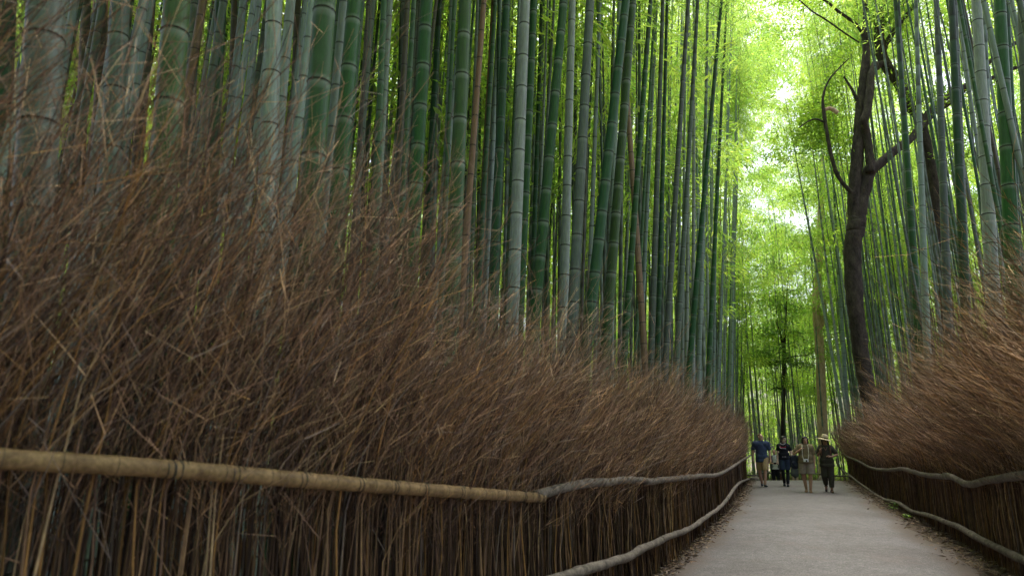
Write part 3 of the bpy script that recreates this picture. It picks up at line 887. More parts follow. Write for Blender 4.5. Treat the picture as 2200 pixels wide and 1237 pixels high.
def random_kind(where):
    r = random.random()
    if where == 'far': r = 0.4 + 0.42 * r  # far culms skewed pale: bloom, and colour in place of missing light
    if where in ('edge', 'row') and r > 0.05: r = 0.3 + 0.54 * r  # path-side rows skewed pale: waxy bloom plus painted-in light from the opening
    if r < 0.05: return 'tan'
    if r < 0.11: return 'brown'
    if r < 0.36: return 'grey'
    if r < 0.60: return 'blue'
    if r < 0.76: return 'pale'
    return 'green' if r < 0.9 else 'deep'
quota = {'left': 95, 'edge': 85, 'right': 28, 'row': 26, 'far': 4}
far_list = []
for x, y, where in SPOTS:
    d = lean_dir(x, y, where)
    sr = random.uniform(0.62, 1.12) * (1.1 if where == 'far' else 1); sh = random.uniform(0.86, 1.15)
    kind = random_kind(where)
    if quota[where] > 0:
        quota[where] -= 1
        root = empty('bamboo', (x, y, gzf(y) - 0.05))
        place(root, (x, y, gzf(y) - 0.05), d)
        look = {'tan': 'dead tan', 'brown': 'dull brown', 'grey': 'grey-green', 'blue': 'bluish grey', 'pale': 'pale whitish', 'green': 'green', 'deep': 'dark green', 'olive': 'olive'}[kind]
        tag(root, ('thin ' if sr < 0.85 else 'slim ') + look + GRP[where][0], 'bamboo', GRP[where][1])
        cu = obj('culm', random.choice(VAR), root); cu.scale = (sr, sr, sh); cu['tint'] = tint_of(kind); cu['bloom'] = BLOOM[kind]
        fo = obj('foliage', random.choice(FOL), root); fo.scale = (1, 1, sh)
        if where in ('edge', 'row'):                  # bare up to a great height beside the open path
            cu.scale.z = 1.32; fo.scale = (0.7, 0.7, 0.8); fo.location.z = 17 * 1.32 - 17 * 0.8
        if where == 'right' and y < 27:               # the tall clump by the path carries its leaves high
            k_ = 1.22 if y < 14 else 1.42
            cu.scale.z = k_; fo.scale = (0.8, 0.8, 1); fo.location.z = 17 * (k_ - 1)
    else:
        far_list.append((x, y, d, sr, 1.42 if where in ('right', 'row') and y < 30 else sh, kind))

# the wood goes on beside and behind the viewer
for _ in range(150):
    y = random.uniform(-24, 3.5)
    x = (np.interp(y, [-24, -1.3, 4], [-13, -5.4, -1.6]) - 0.8 - abs(random.gauss(0, 5))) if random.random() < 0.5 else (np.interp(y, [-24, -3, 4], [-7.1, 1.3, 4.1]) + 0.8 + abs(random.gauss(0, 5)))
    far_list.append((x, y, Vector((random.gauss(0.04 if x < 0 else -0.04, 0.03), random.gauss(0, .03), 1)).normalized(), random.uniform(0.9, 1.3), random.uniform(0.9, 1.15), random_kind('left')))
# the rest of the wood reads as one mass
VV, FF, CC, TT, nn = [], [], [], [], 0
LP = []
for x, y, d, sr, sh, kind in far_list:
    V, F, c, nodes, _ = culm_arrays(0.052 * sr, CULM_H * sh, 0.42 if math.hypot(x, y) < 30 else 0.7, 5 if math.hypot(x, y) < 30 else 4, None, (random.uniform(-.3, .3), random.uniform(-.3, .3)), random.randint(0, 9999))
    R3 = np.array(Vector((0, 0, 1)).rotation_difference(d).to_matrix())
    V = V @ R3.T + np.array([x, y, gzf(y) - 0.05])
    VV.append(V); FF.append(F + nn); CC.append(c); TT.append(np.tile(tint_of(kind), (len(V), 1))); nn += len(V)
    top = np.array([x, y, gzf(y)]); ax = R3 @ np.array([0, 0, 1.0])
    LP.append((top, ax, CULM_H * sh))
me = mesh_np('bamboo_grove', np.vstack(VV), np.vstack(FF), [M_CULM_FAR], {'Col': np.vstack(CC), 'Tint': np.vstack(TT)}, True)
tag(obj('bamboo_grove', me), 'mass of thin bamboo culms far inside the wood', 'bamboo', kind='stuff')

# leaves of the mass: sprays round each far culm, and the leafy depth behind it
cent = []
for top, ax, h in LP:
    k = 5 if top[1] > 5 else 13  # culms beside and behind the viewer get extra sprays for shade
    t = RNG.uniform(0.45 if h < 1.4 * CULM_H else 0.74, 1.02, k)
    a = RNG.uniform(0, 2 * math.pi, k); rr = RNG.uniform(0.2, 1.5, k)
    c = top + ax[None] * (t * h)[:, None] + np.stack([np.cos(a) * rr, np.sin(a) * rr, -0.2 * rr], -1)
    cent.append(c)
def wall(n, f):
    out = []
    while len(out) < n:
        p = f()
        if p is None: continue
        for _ in range(random.randint(5, 14)):        # boughs: sprays gather in clumps with gaps between
            q = (p[0] + random.gauss(0, 0.95), p[1] + random.gauss(0, 0.95), p[2] + random.gauss(0, 0.6))
            if not in_gap(q): out.append(q)
    return np.array(out)
HOLES = [(1700, 600, 36), (1716, 465, 40), (1690, 200, 32), (1655, 15, 22), (1738, 85, 20), (1600, 20, 16), (1640, 330, 20)]
def in_gap(p):
    """openings in the far canopy where the white sky comes through"""
    v = Vector(p) - Vector((0, 0, EYE)); dp = v.y * _c + v.z * _s
    X_, Y_ = CX + FPX * v.x / dp, CY - FPX * (v.z * _c - v.y * _s) / dp
    return any((X_ - a) ** 2 + (Y_ - b) ** 2 < r * r for a, b, r in HOLES) and random.random() < 0.85
def far_wall():
    y = random.uniform(44, 84); u = random.gauss(0.42, 0.13) if random.random() < 0.6 else random.uniform(0.02, 0.72)
    if not 0 < u < 0.8: return None
    z = -2 + 46 * random.random() ** 1.2
    return (u * y, y, z)
def left_wall():
    y = random.uniform(26, 52); u = random.uniform(-0.95, 0.22)
    z = 0.5 + 26 * random.random()
    return (u * y, y, z)
def right_wall():
    y = random.uniform(28, 52); u = random.uniform(0.55, 0.95)
    z = 0.5 + 26 * random.random()
    return (u * y, y, z)
def over_path():
    y = random.uniform(33, 58); u = random.gauss(0.44, 0.09)
    z = random.uniform(9, 40)
    return (u * y, y, z)
def shade_overhead():  # unseen leaves above the viewer, added to darken the foreground
    y = random.uniform(-14, 7); x = random.uniform(-7.5, 7.5) + 0.4 * y
    return (x, y, random.uniform(9.5, 17))
cent.append(wall(330, shade_overhead)); cent.append(wall(5200, far_wall)); cent.append(wall(4200, left_wall)); cent.append(wall(1600, right_wall)); cent.append(wall(1300, over_path))
cent = np.vstack(cent)
print('sprays', len(cent))
# one mesh: a feathery leaf spray, plus the bare points where it is repeated by geometry nodes
m = 90
t = RNG.uniform(-0.6, 0.75, m)
side = RNG.choice([-1, 1], m)
off = np.stack([t, side * np.abs(RNG.normal(0, 0.22, m)) * (1.1 - 0.5 * np.abs(t)), -0.25 * t ** 2 + RNG.normal(0, 0.10, m)], -1)
D = np.stack([np.full(m, 0.7), side * RNG.uniform(0.2, 0.9, m), RNG.normal(-0.35, 0.3, m)], -1)
V, F = leaf_arrays(off, D, RNG.normal(0, 0.45, (m, 3)) + np.array([0, 0, 1.0]), RNG.uniform(0.14, 0.25, m), RNG.uniform(0.034, 0.056, m))
nV = len(V)
me = mesh_np('bamboo_foliage', np.vstack([V, cent]), F, [M_LEAF], {'Col': np.vstack([np.repeat(leaf_cols(m), 4, 0), np.ones((len(cent), 3))])})
tm = me.attributes.new('is_point', 'FLOAT', 'POINT')
tm.data.foreach_set('value', np.concatenate([np.zeros(nV), np.ones(len(cent))]).astype(np.float32))
fol = tag(obj('bamboo_foliage', me), 'bright yellow-green bamboo leaves massed high in the distance', 'foliage', kind='stuff')
gn = bpy.data.node_groups.new('leaf_sprays', 'GeometryNodeTree')
gn.interface.new_socket('Geometry', in_out='INPUT', socket_type='NodeSocketGeometry'); gn.interface.new_socket('Geometry', in_out='OUTPUT', socket_type='NodeSocketGeometry')
GN, GL = gn.nodes, gn.links
gi, go = GN.new('NodeGroupInput'), GN.new('NodeGroupOutput')
na = GN.new('GeometryNodeInputNamedAttribute'); na.data_type = 'FLOAT'; na.inputs[0].default_value = 'is_point'
cmpn = GN.new('FunctionNodeCompare'); cmpn.data_type = 'FLOAT'; cmpn.operation = 'GREATER_THAN'; GL.new(na.outputs[0], cmpn.inputs[0]); cmpn.inputs[1].default_value = 0.5
sp = GN.new('GeometryNodeSeparateGeometry'); sp.domain = 'POINT'
GL.new(gi.outputs[0], sp.inputs[0]); GL.new(cmpn.outputs[0], sp.inputs[1])
iop = GN.new('GeometryNodeInstanceOnPoints')
GL.new(sp.outputs[0], iop.inputs['Points']); GL.new(sp.outputs[1], iop.inputs['Instance'])
rv = GN.new('FunctionNodeRandomValue'); rv.data_type = 'FLOAT_VECTOR'
rv.inputs[0].default_value = (-0.45, -0.25, 0.0); rv.inputs[1].default_value = (0.45, 0.75, 6.283)
GL.new(rv.outputs[0], iop.inputs['Rotation'])
rs_ = GN.new('FunctionNodeRandomValue'); rs_.data_type = 'FLOAT'
rs_.inputs[2].default_value = 0.8; rs_.inputs[3].default_value = 1.7
GL.new(rs_.outputs[1], iop.inputs['Scale'])
GL.new(iop.outputs[0], go.inputs[0])
md = fol.modifiers.new('sprays', 'NODES'); md.node_group = gn

# ------------------------------------------------------------------ trees
def limb(parent, name, pts, mat, Y, wob=0.05):
    """pts: (photo x, photo y, half width in photo pixels[, extra depth])"""
    Q = np.array([[*at(p[0], p[1], Y + (p[3] if len(p) > 3 else 0)), p[2] * Y / FPX] for p in pts])
    Pn = catmull(Q, 9)
    P, R = Pn[:, :3], np.maximum(Pn[:, 3], 0.006)
    n = len(P)
    P = P + np.stack([np.convolve(RNG.normal(0, 0.012, n), np.ones(3) / 3, 'same') for _ in range(3)], -1) * (R[:, None] / 0.2)
    R = R * (1 + 0.05 * np.convolve(RNG.normal(0, 1, n), np.ones(3) / 3, 'same'))
    return obj(name, tube_mesh(name, P, R, [mat], 14 if R.max() > .1 else 8, wob * .5), parent)
def leaf_clusters(centres, spread, per, size, mat, name, parent, cols=None, flat=0.6):
    c = np.array([tuple(q) for q in centres]); i = np.repeat(np.arange(len(c)), per); m = len(i)
    p = c[i] + RNG.normal(0, spread, (m, 3)) * np.array([1, 1, flat])
    d = RNG.normal(0, 1, (m, 3)) * np.array([1, 1, 0.5]) + np.array([0, 0, -0.25])
    L = RNG.uniform(0.6, 1.15, m) * size
    V, F = leaf_arrays(p, d, RNG.normal(0, 0.45, (m, 3)) + np.array([0, 0, 1.0]), L, L * RNG.uniform(0.34, 0.46, m))
    k = leaf_cols(m) * np.repeat(RNG.uniform(0.6, 1.25, (len(c), 1)), per, 0)
    return obj(name, mesh_np(name, V, F, [mat], {'Col': np.repeat(k, 4, 0)}), parent)
def cloud(px0, px1, py0, py1, Y0, Y1, n, blobs=7):
    """twig-end points gathered into uneven boughs inside a block of the crown"""
    B = [(random.uniform(px0, px1), random.uniform(py0, py1), random.uniform(Y0, Y1)) for _ in range(blobs)]
    out = []
    for _ in range(n):
        b = random.choice(B)
        out.append(at(b[0] + random.gauss(0, (px1 - px0) * 0.11), b[1] + random.gauss(0, (py1 - py0) * 0.09), b[2] + random.gauss(0, 0.4)))
    return out

TY = 23.6
dark_tree = empty('crooked_tree', (at(1880, 960, TY).x, TY, gzf(TY)))
dark_tree.location = (0, 0, 0)
tag(dark_tree, 'dark crooked forked tree rising behind the right fence', 'tree')
limb(dark_tree, 'trunk', [(1892, 1012, 24), (1886, 950, 20), (1877, 900, 18), (1866, 845, 16.5), (1855, 790, 16.5), (1846, 733, 16), (1838, 660, 17), (1832, 580, 18), (1832, 530, 18), (1838, 495, 19.5), (1842, 470, 18)], M_BARK, TY)
limb(dark_tree, 'limb', [(1840, 500, 16), (1835, 440, 14), (1836, 404, 13), (1843, 323, 13), (1850, 243, 13), (1856, 182, 12), (1861, 121, 9), (1860, 80, 7), (1858, 0, 5), (1855, -90, 4)], M_BARK, TY)
limb(dark_tree, 'limb', [(1842, 495, 17), (1847, 450, 16), (1857, 404, 15), (1869, 368, 14), (1892, 350, 11, .1), (1914, 331, 10, .3), (1938, 312, 10, .5), (1962, 293, 9, .8), (1980, 265, 8, 1.), (1996, 240, 7, 1.2), (2030, 212, 7, 1.4), (2072, 186, 6, 1.6), (2092, 168, 6, 1.8), (2150, 112, 5, 2), (2210, 78, 5, 2.2)], M_BARK, TY)
limb(dark_tree, 'limb', [(1870, 372, 10), (1868, 330, 9), (1862, 290, 9), (1856, 262, 9, -.2), (1863, 240, 9, -.2), (1868, 200, 9, -.1), (1872, 160, 8), (1880, 138, 8, .2)], M_BARK, TY - .25)
limb(dark_tree, 'branch', [(1830, 414, 5), (1818, 402, 4.5), (1801, 380, 4.5), (1788, 343, 4.5), (1778, 295, 4), (1771, 250, 4), (1768, 210, 3), (1780, 174, 2.2), (1800, 150, 1.8), (1824, 126, 1.2)], M_BARK, TY - .3)
limb(dark_tree, 'branch', [(1772, 236, 4), (1784, 233, 4.5), (1800, 243, 5)], M_PALEBARK, TY - .3)
limb(dark_tree, 'branch', [(1842, 216, 4), (1836, 205, 3.5), (1829, 190, 3), (1813, 165, 2)], M_BARK, TY)
limb(dark_tree, 'branch', [(1859, 90, 5), (1850, 66, 4.5), (1833, 48, 4), (1800, 24, 3.5), (1776, 4, 3), (1740, -20, 2)], M_BARK, TY)
limb(dark_tree, 'branch', [(1846, 92, 2), (1817, 73, 2), (1776, 44, 2), (1744, 24, 1.8), (1716, 0, 1.5), (1690, -20, 1.2)], M_BARK, TY - .2)
limb(dark_tree, 'branch', [(1770, 262, 2.5), (1752, 256, 2), (1735, 262, 1.5), (1716, 275, 1)], M_BARK, TY - .3)
cl = cloud(1640, 1810, 110, 330, TY + .4, TY + 2.6, 210, 15) + cloud(1640, 1990, -120, 90, TY + 1.3, TY + 3.2, 190, 14) + cloud(1930, 2090, 170, 330, TY + .5, TY + 2.5, 70, 6)
leaf_clusters(cl, 0.26, 30, 0.17, M_TREELEAF, 'crown', dark_tree)

T2Y = 25.6
second = empty('leaning_tree', (0, 0, 0))
tag(second, 'second dark trunk bending left behind the bamboos right of the crooked tree', 'tree')
limb(second, 'trunk', [(2062, 1010, 16), (2052, 880, 14), (2043, 760, 12.5), (2035, 670, 12), (2026, 580, 12), (2014, 500, 12), (2010, 440, 12), (2004, 384, 12), (1997, 343, 11), (1986, 291, 11), (1974, 252, 11), (1952, 226, 11), (1938, 192, 12), (1922, 164, 12), (1904, 141, 12), (1893, 110, 12), (1888, 60, 11), (1889, 0, 11), (1892, -90, 9)], M_BARK, T2Y)
limb(second, 'limb', [(1905, 140, 9), (1893, 138, 8), (1876, 152, 7), (1866, 170, 5)], M_BARK, T2Y - .3)
limb(second, 'limb', [(1897, 110, 7), (1908, 88, 7), (1928, 58, 6), (1950, 30, 5), (1975, -10, 4)], M_BARK, T2Y)
limb(second, 'limb', [(1986, 270, 7), (2010, 240, 6), (2050, 215, 6), (2075, 190, 6), (2110, 178, 5), (2170, 150, 4), (2215, 140, 4)], M_BARK, T2Y)
leaf_clusters(cloud(1900, 2210, -140, 60, T2Y, T2Y + 3, 150, 12) + cloud(1960, 2060, 200, 300, T2Y, T2Y + 1.5, 30, 4), 0.28, 26, 0.17, M_TREELEAF, 'crown', second)

PY = 38.5
pale_tree = empty('pale_trunk_tree', (0, 0, 0))
tag(pale_tree, 'straight pale brown trunk behind the end of the right fence', 'tree')
limb(pale_tree, 'trunk', [(1771, 1045, 12), (1769, 960, 10.5), (1767, 900, 10), (1764, 820, 9.5), (1761, 740, 9), (1755, 680, 9), (1753, 640, 8.5), (1757, 600, 8), (1760, 560, 7.5), (1762, 500, 7.5), (1764, 430, 6), (1768, 330, 4)], M_PALEBARK, PY)
limb(pale_tree, 'limb', [(1766, 700, 4), (1772, 670, 4), (1772, 640, 3.5), (1770, 625, 2.5)], M_PALEBARK, PY - .1)
leaf_clusters(cloud(1700, 1830, 330, 520, PY - 2, PY + 2, 120, 10), 0.45, 22, 0.24, M_TREELEAF, 'crown', pale_tree)

SY = 40.0
M_DARKLEAF = leaf_mat('dark_broad_leaf', (0.09, 0.17, 0.04), (0.34, 0.58, 0.09), 0.5)
slim_tree = empty('slim_dark_tree', (0, 0, 0))
tag(slim_tree, 'slim dark tree with level leafy branches behind the four walkers', 'tree')
limb(slim_tree, 'trunk', [(1680, 1050, 5.5), (1681, 960, 5), (1683, 880, 4.5), (1684, 800, 4), (1685, 740, 3.2), (1688, 690, 2.2), (1690, 640, 1.4), (1694, 590, .9)], M_BARK, SY)
limb(slim_tree, 'limb', [(1684, 750, 3.5), (1680, 730, 3), (1676, 715, 2), (1668, 690, 1.5)], M_BARK, SY)
for pts in ([(1685, 772, 2), (1705, 765, 1.5), (1735, 762, 1), (1755, 750, .8)], [(1684, 775, 2), (1665, 778, 1.5), (1645, 776, 1)], [(1684, 838, 1.6), (1668, 832, 1.2), (1655, 838, .8)], [(1686, 720, 1.6), (1706, 712, 1.2), (1725, 716, .8)]):
    limb(slim_tree, 'branch', pts, M_BARK, SY)
cl = cloud(1635, 1765, 740, 785, SY - 1.8, SY + .6, 60, 10) + cloud(1640, 1720, 690, 740, SY - 1.6, SY + .4, 28, 6) + cloud(1655, 1730, 600, 680, SY - 1, SY + 1, 26, 5) + cloud(1650, 1690, 825, 850, SY - 1, SY + 1, 10, 3)
leaf_clusters(cl, 0.30, 24, 0.22, M_DARKLEAF, 'crown', slim_tree, flat=0.35)

for t_, px_, Y_ in ((dark_tree, 1890, TY), (second, 2062, T2Y), (pale_tree, 1770, PY), (slim_tree, 1680, SY)):
    rebase(t_, (at(px_, 1012, Y_).x, Y_, gzf(Y_)))
# ------------------------------------------------------------------ leaf litter, weeds, stones
def litter_mat():
    m, nt, N, L, b = new_mat('dry_leaf')
    c = attr(N, 'Col'); L.new(c.outputs['Color'], b.inputs['Base Color']); b.inputs['Roughness'].default_value = 0.8
    return m
M_LITTER = litter_mat()
def litter(n, C, S, T, Nn, s0, s1, width):
    s = RNG.uniform(s0, s1, n) ; P2, T2, N2 = on_curve(C, S, T, Nn, s)
    d = 0.02 + np.abs(RNG.normal(0, width, n))
    xy = P2 + N2 * d[:, None]
    z = gz(xy[:, 1]) + 0.028 + 0.05 * np.exp(-d / 0.2) * RNG.uniform(0, 1, n) + 0.03 * np.clip(d / 0.5, 0, 1) * 0.5
    a = RNG.uniform(0, 2 * math.pi, n)
    D = np.stack([np.cos(a), np.sin(a), RNG.normal(0, 0.25, n)], -1)
    L = RNG.uniform(0.05, 0.13, n)
    pal = np.array([[0.12, 0.075, 0.04], [0.20, 0.13, 0.075], [0.07, 0.045, 0.03], [0.27, 0.20, 0.13], [0.13, 0.10, 0.08]])
    c = pal[RNG.choice(5, n)] * RNG.uniform(0.7, 1.2, (n, 1))
    return np.concatenate([xy, z[:, None]], 1), D, L, c
A = [litter(3600, LEFT, LS, LT, LN, s_at_y(LEFT, LS, 4), LS[-1], 0.12), litter(3600, RIGHT, RS, RT, RN, s_at_y(RIGHT, RS, 4.5), RS[-1], 0.20)]
P = np.vstack([a[0] for a in A]); D = np.vstack([a[1] for a in A]); Lq = np.concatenate([a[2] for a in A]); c = np.vstack([a[3] for a in A])
V, F = leaf_arrays(P, D, RNG.normal(0, 0.35, P.shape) + np.array([0, 0, 1.0]), Lq, Lq * RNG.uniform(0.14, 0.3, len(Lq)))
tag(obj('leaf_litter', mesh_np('leaf_litter', V, F, [M_LITTER], {'Col': np.repeat(c, 4, 0)})), 'dry brown fallen leaves along both edges of the path', 'leaves', kind='stuff')

def weed(px, py, n, h, label):
    g = on_ground(px, py)
    root = empty('weed', g); tag(root, label, 'plant', 'weeds at the foot of the right fence')
    a = RNG.uniform(0, 6.28, n)
    tips = np.stack([np.cos(a) * RNG.uniform(.03, .14, n), np.sin(a) * RNG.uniform(.03, .12, n), h * RNG.uniform(.4, 1, n)], -1)
    Q = tips[:, None] * np.linspace(0, 1, 4)[None, :, None]; Q[..., 2] *= np.array([1, 1.15, 1.08, 1.0])
    st = Strands(); st.add(Q, np.full((n, 4), 0.0025), 3, np.tile([[0.06, 0.11, 0.03]], (n, 1)))
    obj('stem', st.mesh('stem', [M_TWIG]), root)
    i = np.repeat(np.arange(n), 5); m = len(i)
    p = tips[i] * RNG.uniform(0.5, 1.0, (m, 1)) ; b = RNG.uniform(0, 6.28, m)
    Lf = RNG.uniform(0.05, 0.09, m)
    V, F = leaf_arrays(p, np.stack([np.cos(b), np.sin(b), RNG.normal(0.1, .3, m)], -1), np.tile([[0, 0, 1.0]], (m, 1)) + RNG.normal(0, .2, (m, 3)), Lf, Lf * 0.5)
    obj('leaves', mesh_np('leaves', V, F, [M_TREELEAF], {'Col': np.repeat(leaf_cols(m), 4, 0)}), root)
weed(1920, 1098, 8, 0.22, 'small green weed at the right path edge, the farther of two')
weed(1948, 1118, 7, 0.18, 'small green weed at the right path edge, the nearer of two')

def stone(px, py, Y, sx, sy, sz, label):
    bm = bmesh.new(); bmesh.ops.create_icosphere(bm, subdivisions=3, radius=1)
    rs = random.Random(int(px))
    ph = [rs.uniform(0, 6) for _ in range(6)]
    for v in bm.verts:
        k = 1 + 0.13 * math.sin(3 * v.co.x + ph[0]) + 0.1 * math.sin(4 * v.co.y + ph[1]) + 0.09 * math.sin(5 * v.co.z + ph[2]) + 0.05 * math.sin(9 * v.co.x + 7 * v.co.y + ph[3])
        v.co *= k
        v.co.x *= sx; v.co.y *= sy; v.co.z *= sz
        v.co.z = max(v.co.z, -sz * 0.45)
    me = bpy.data.meshes.new('stone'); bm.to_mesh(me); bm.free(); me.materials.append(M_RAIL)
    o = obj('stone', me); g = at(px, py, Y); o.location = (g.x, Y, gzf(Y) + sz * 0.42)
    tag(o, label, 'stone')
stone(1766, 1018, 28.6, 0.24, 0.2, 0.15, 'pale grey stone on the right of the crest')
stone(1619, 1014, 28.2, 0.22, 0.18, 0.13, 'greyish stone by the end of the left fence')

# ------------------------------------------------------------------ people
def skin_mat(name, col):
    m, nt, N, L, b = new_mat(name)
    tc = N.new('ShaderNodeTexCoord'); n = noise(N, L, 18, 3, tc.outputs['Object'])
    r = ramp(N, [(0.3, tuple(c * 0.86 for c in col)), (0.7, tuple(c * 1.1 for c in col))]); L.new(n.outputs[0], r.inputs[0])
    L.new(r.outputs[0], b.inputs['Base Color']); b.inputs['Roughness'].default_value = 0.5
    b.inputs['Subsurface Weight'].default_value = 0.06
    b.inputs['Subsurface Radius'].default_value = (0.02, 0.008, 0.005)
    return m
def cloth_mat(name, col, rough=0.9, scale=9):
    m, nt, N, L, b = new_mat(name)
    tc = N.new('ShaderNodeTexCoord'); n = noise(N, L, scale, 5, tc.outputs['Object'], 0.6); w = noise(N, L, 160, 2, tc.outputs['Object'])
    r = ramp(N, [(0.3, tuple(c * 0.8 for c in col)), (0.7, tuple(c * 1.15 for c in col))]); L.new(n.outputs[0], r.inputs[0])
    L.new(r.outputs[0], b.inputs['Base Color']); b.inputs['Roughness'].default_value = rough
    b.inputs['Specular IOR Level'].default_value = 0.2
    bump(N, L, b, n.outputs[0], 0.5, 0.03)
    return m
SK_TAN = skin_mat('skin_tan', (0.52, 0.30, 0.21)); SK_FAIR = skin_mat('skin_fair', (0.64, 0.45, 0.35)); SK_BROWN = skin_mat('skin_brown', (0.45, 0.255, 0.17)); SK_DEEP = skin_mat('skin_deep', (0.31, 0.165, 0.11))
HAIR = plain_mat('black_hair', (0.012, 0.010, 0.010), 0.5, 0.4); STUBBLE = plain_mat('shaved_hair', (0.11, 0.065, 0.045), 0.8)
EYE_M = plain_mat('dark_eye', (0.02, 0.015, 0.012), 0.3, 0.5, 0.05); LIP = plain_mat('lips', (0.24, 0.09, 0.07), 0.5)
NAVY = cloth_mat('navy_cotton', (0.045, 0.062, 0.115)); KHAKI = cloth_mat('khaki_cotton', (0.38, 0.27, 0.14)); BLACK = cloth_mat('black_cotton', (0.014, 0.015, 0.020))
DENIM = cloth_mat('dark_denim', (0.030, 0.045, 0.080)); LEGGING = cloth_mat('black_legging', (0.012, 0.013, 0.017)); OLIVE = cloth_mat('olive_blouse', (0.19, 0.15, 0.085))
TAUPE = cloth_mat('taupe_shorts', (0.27, 0.225, 0.18)); DARKOL = cloth_mat('dark_olive_cotton', (0.055, 0.052, 0.040)); GREY = cloth_mat('grey_shirt', (0.10, 0.105, 0.11))
WHITE = cloth_mat('white_cotton', (0.62, 0.62, 0.60)); STRAW = cloth_mat('straw', (0.62, 0.50, 0.32), 0.8, 30); BAND = cloth_mat('dark_hat_band', (0.03, 0.022, 0.016))
SHOE = plain_mat('navy_shoe', (0.025, 0.028, 0.045), 0.6); SOLE = plain_mat('pale_sole', (0.35, 0.33, 0.31), 0.7); SANDAL = plain_mat('tan_sandal', (0.30, 0.17, 0.10), 0.6); DSANDAL = plain_mat('dark_sandal', (0.03, 0.02, 0.015), 0.6)
RED = plain_mat('red_print', (0.45, 0.03, 0.06), 0.8); PALEP = plain_mat('pale_print', (0.6, 0.56, 0.58), 0.8); STRAPW = plain_mat('pale_strap', (0.66, 0.60, 0.50), 0.8)
SILVER = plain_mat('silver_camera', (0.8, 0.8, 0.8), 0.35, 0.5, 0.05); LENSB = plain_mat('black_camera_lens', (0.01, 0.01, 0.012), 0.2, 0.5, 0.05); LEATHER = plain_mat('brown_strap', (0.16, 0.075, 0.045), 0.6)

def v3(*a): return np.array(a, float)
def capsule(p, q, r1, r2, fy=1.0, n=14):
    """tapered round-ended limb from p to q; fy squeezes it front to back"""
    p, q = np.asarray(p, float), np.asarray(q, float)
    ax = q - p; L = np.linalg.norm(ax); t = ax / max(L, 1e-6)
    ref = v3(0, 1, 0) if abs(t[1]) < 0.9 else v3(1, 0, 0)
    u = np.cross(t, ref); u /= np.linalg.norm(u); w = np.cross(t, u)
    prof = [(-math.cos(a) * r1, math.sin(a) * r1) for a in np.linspace(0.02, math.pi / 2, 5)] + [(L + math.sin(a) * r2, math.cos(a) * r2) for a in np.linspace(0, math.pi / 2 - 0.02, 5)]
    a = np.arange(n) * 2 * math.pi / n
    V = []
    for z, r in prof:
        off = np.cos(a)[:, None] * u + np.sin(a)[:, None] * w
        off = off * v3(1, fy, 1)
        V.append(p + t * z + off * r)
    V = np.array(V).reshape(-1, 3)
    idx = np.arange(len(V)).reshape(len(prof), n); rr = np.roll(idx, -1, 1)
    return V, [np.stack([idx[:-1], rr[:-1], rr[1:], idx[1:]], -1).reshape(-1, 4)], [idx[0][::-1], idx[-1]]
def ellipsoid(c, r, rot=None, n=16):
    V, F, caps = capsule((0, 0, -1e-4), (0, 0, 1e-4), 1, 1, 1, n)
    V = V * np.asarray(r, float)
    if rot is not None: V = V @ np.array(rot).T
    return V + np.asarray(c, float), F, caps
def blend(name, prims, vox, mat, parent, smooth=6, zmin=None):
    """fuse overlapping solids into ONE continuous smooth skin"""
    bm = bmesh.new()
    for V, F, caps in prims:
        vs_ = [bm.verts.new(v) for v in V]
        for f in F[0]: bm.faces.new([vs_[k] for k in f])
        for cpt in caps: bm.faces.new([vs_[k] for k in cpt])
    bmesh.ops.recalc_face_normals(bm, faces=bm.faces)
    me = bpy.data.meshes.new(name); bm.to_mesh(me); bm.free()
    tmp = bpy.data.objects.new('tmp', me); COL.objects.link(tmp)
    md = tmp.modifiers.new('r', 'REMESH'); md.mode = 'VOXEL'; md.voxel_size = vox; md.use_smooth_shade = True
    ms = tmp.modifiers.new('s', 'SMOOTH'); ms.iterations = smooth; ms.factor = 0.5
    dg = bpy.context.evaluated_depsgraph_get()
    out = bpy.data.meshes.new_from_object(tmp.evaluated_get(dg))
    bpy.data.objects.remove(tmp); bpy.data.meshes.remove(me)
    if zmin is not None:                              # straight hem
        co = np.zeros(len(out.vertices) * 3, np.float32); out.vertices.foreach_get('co', co); co = co.reshape(-1, 3)
        low = co[:, 2] < zmin
        co[low, 2] = zmin + (co[low, 2] - zmin) * 0.04
        out.vertices.foreach_set('co', co.ravel()); out.update()
    out.name = name; out.materials.clear(); out.materials.append(mat)
    out.polygons.foreach_set('use_smooth', np.full(len(out.polygons), True))
    return obj(name, out, parent)
def tri_limb(a, b, c, ra, rb, rc, fy=1.0):
    return [capsule(a, b, ra, rb, fy), capsule(b, c, rb, rc, fy)]
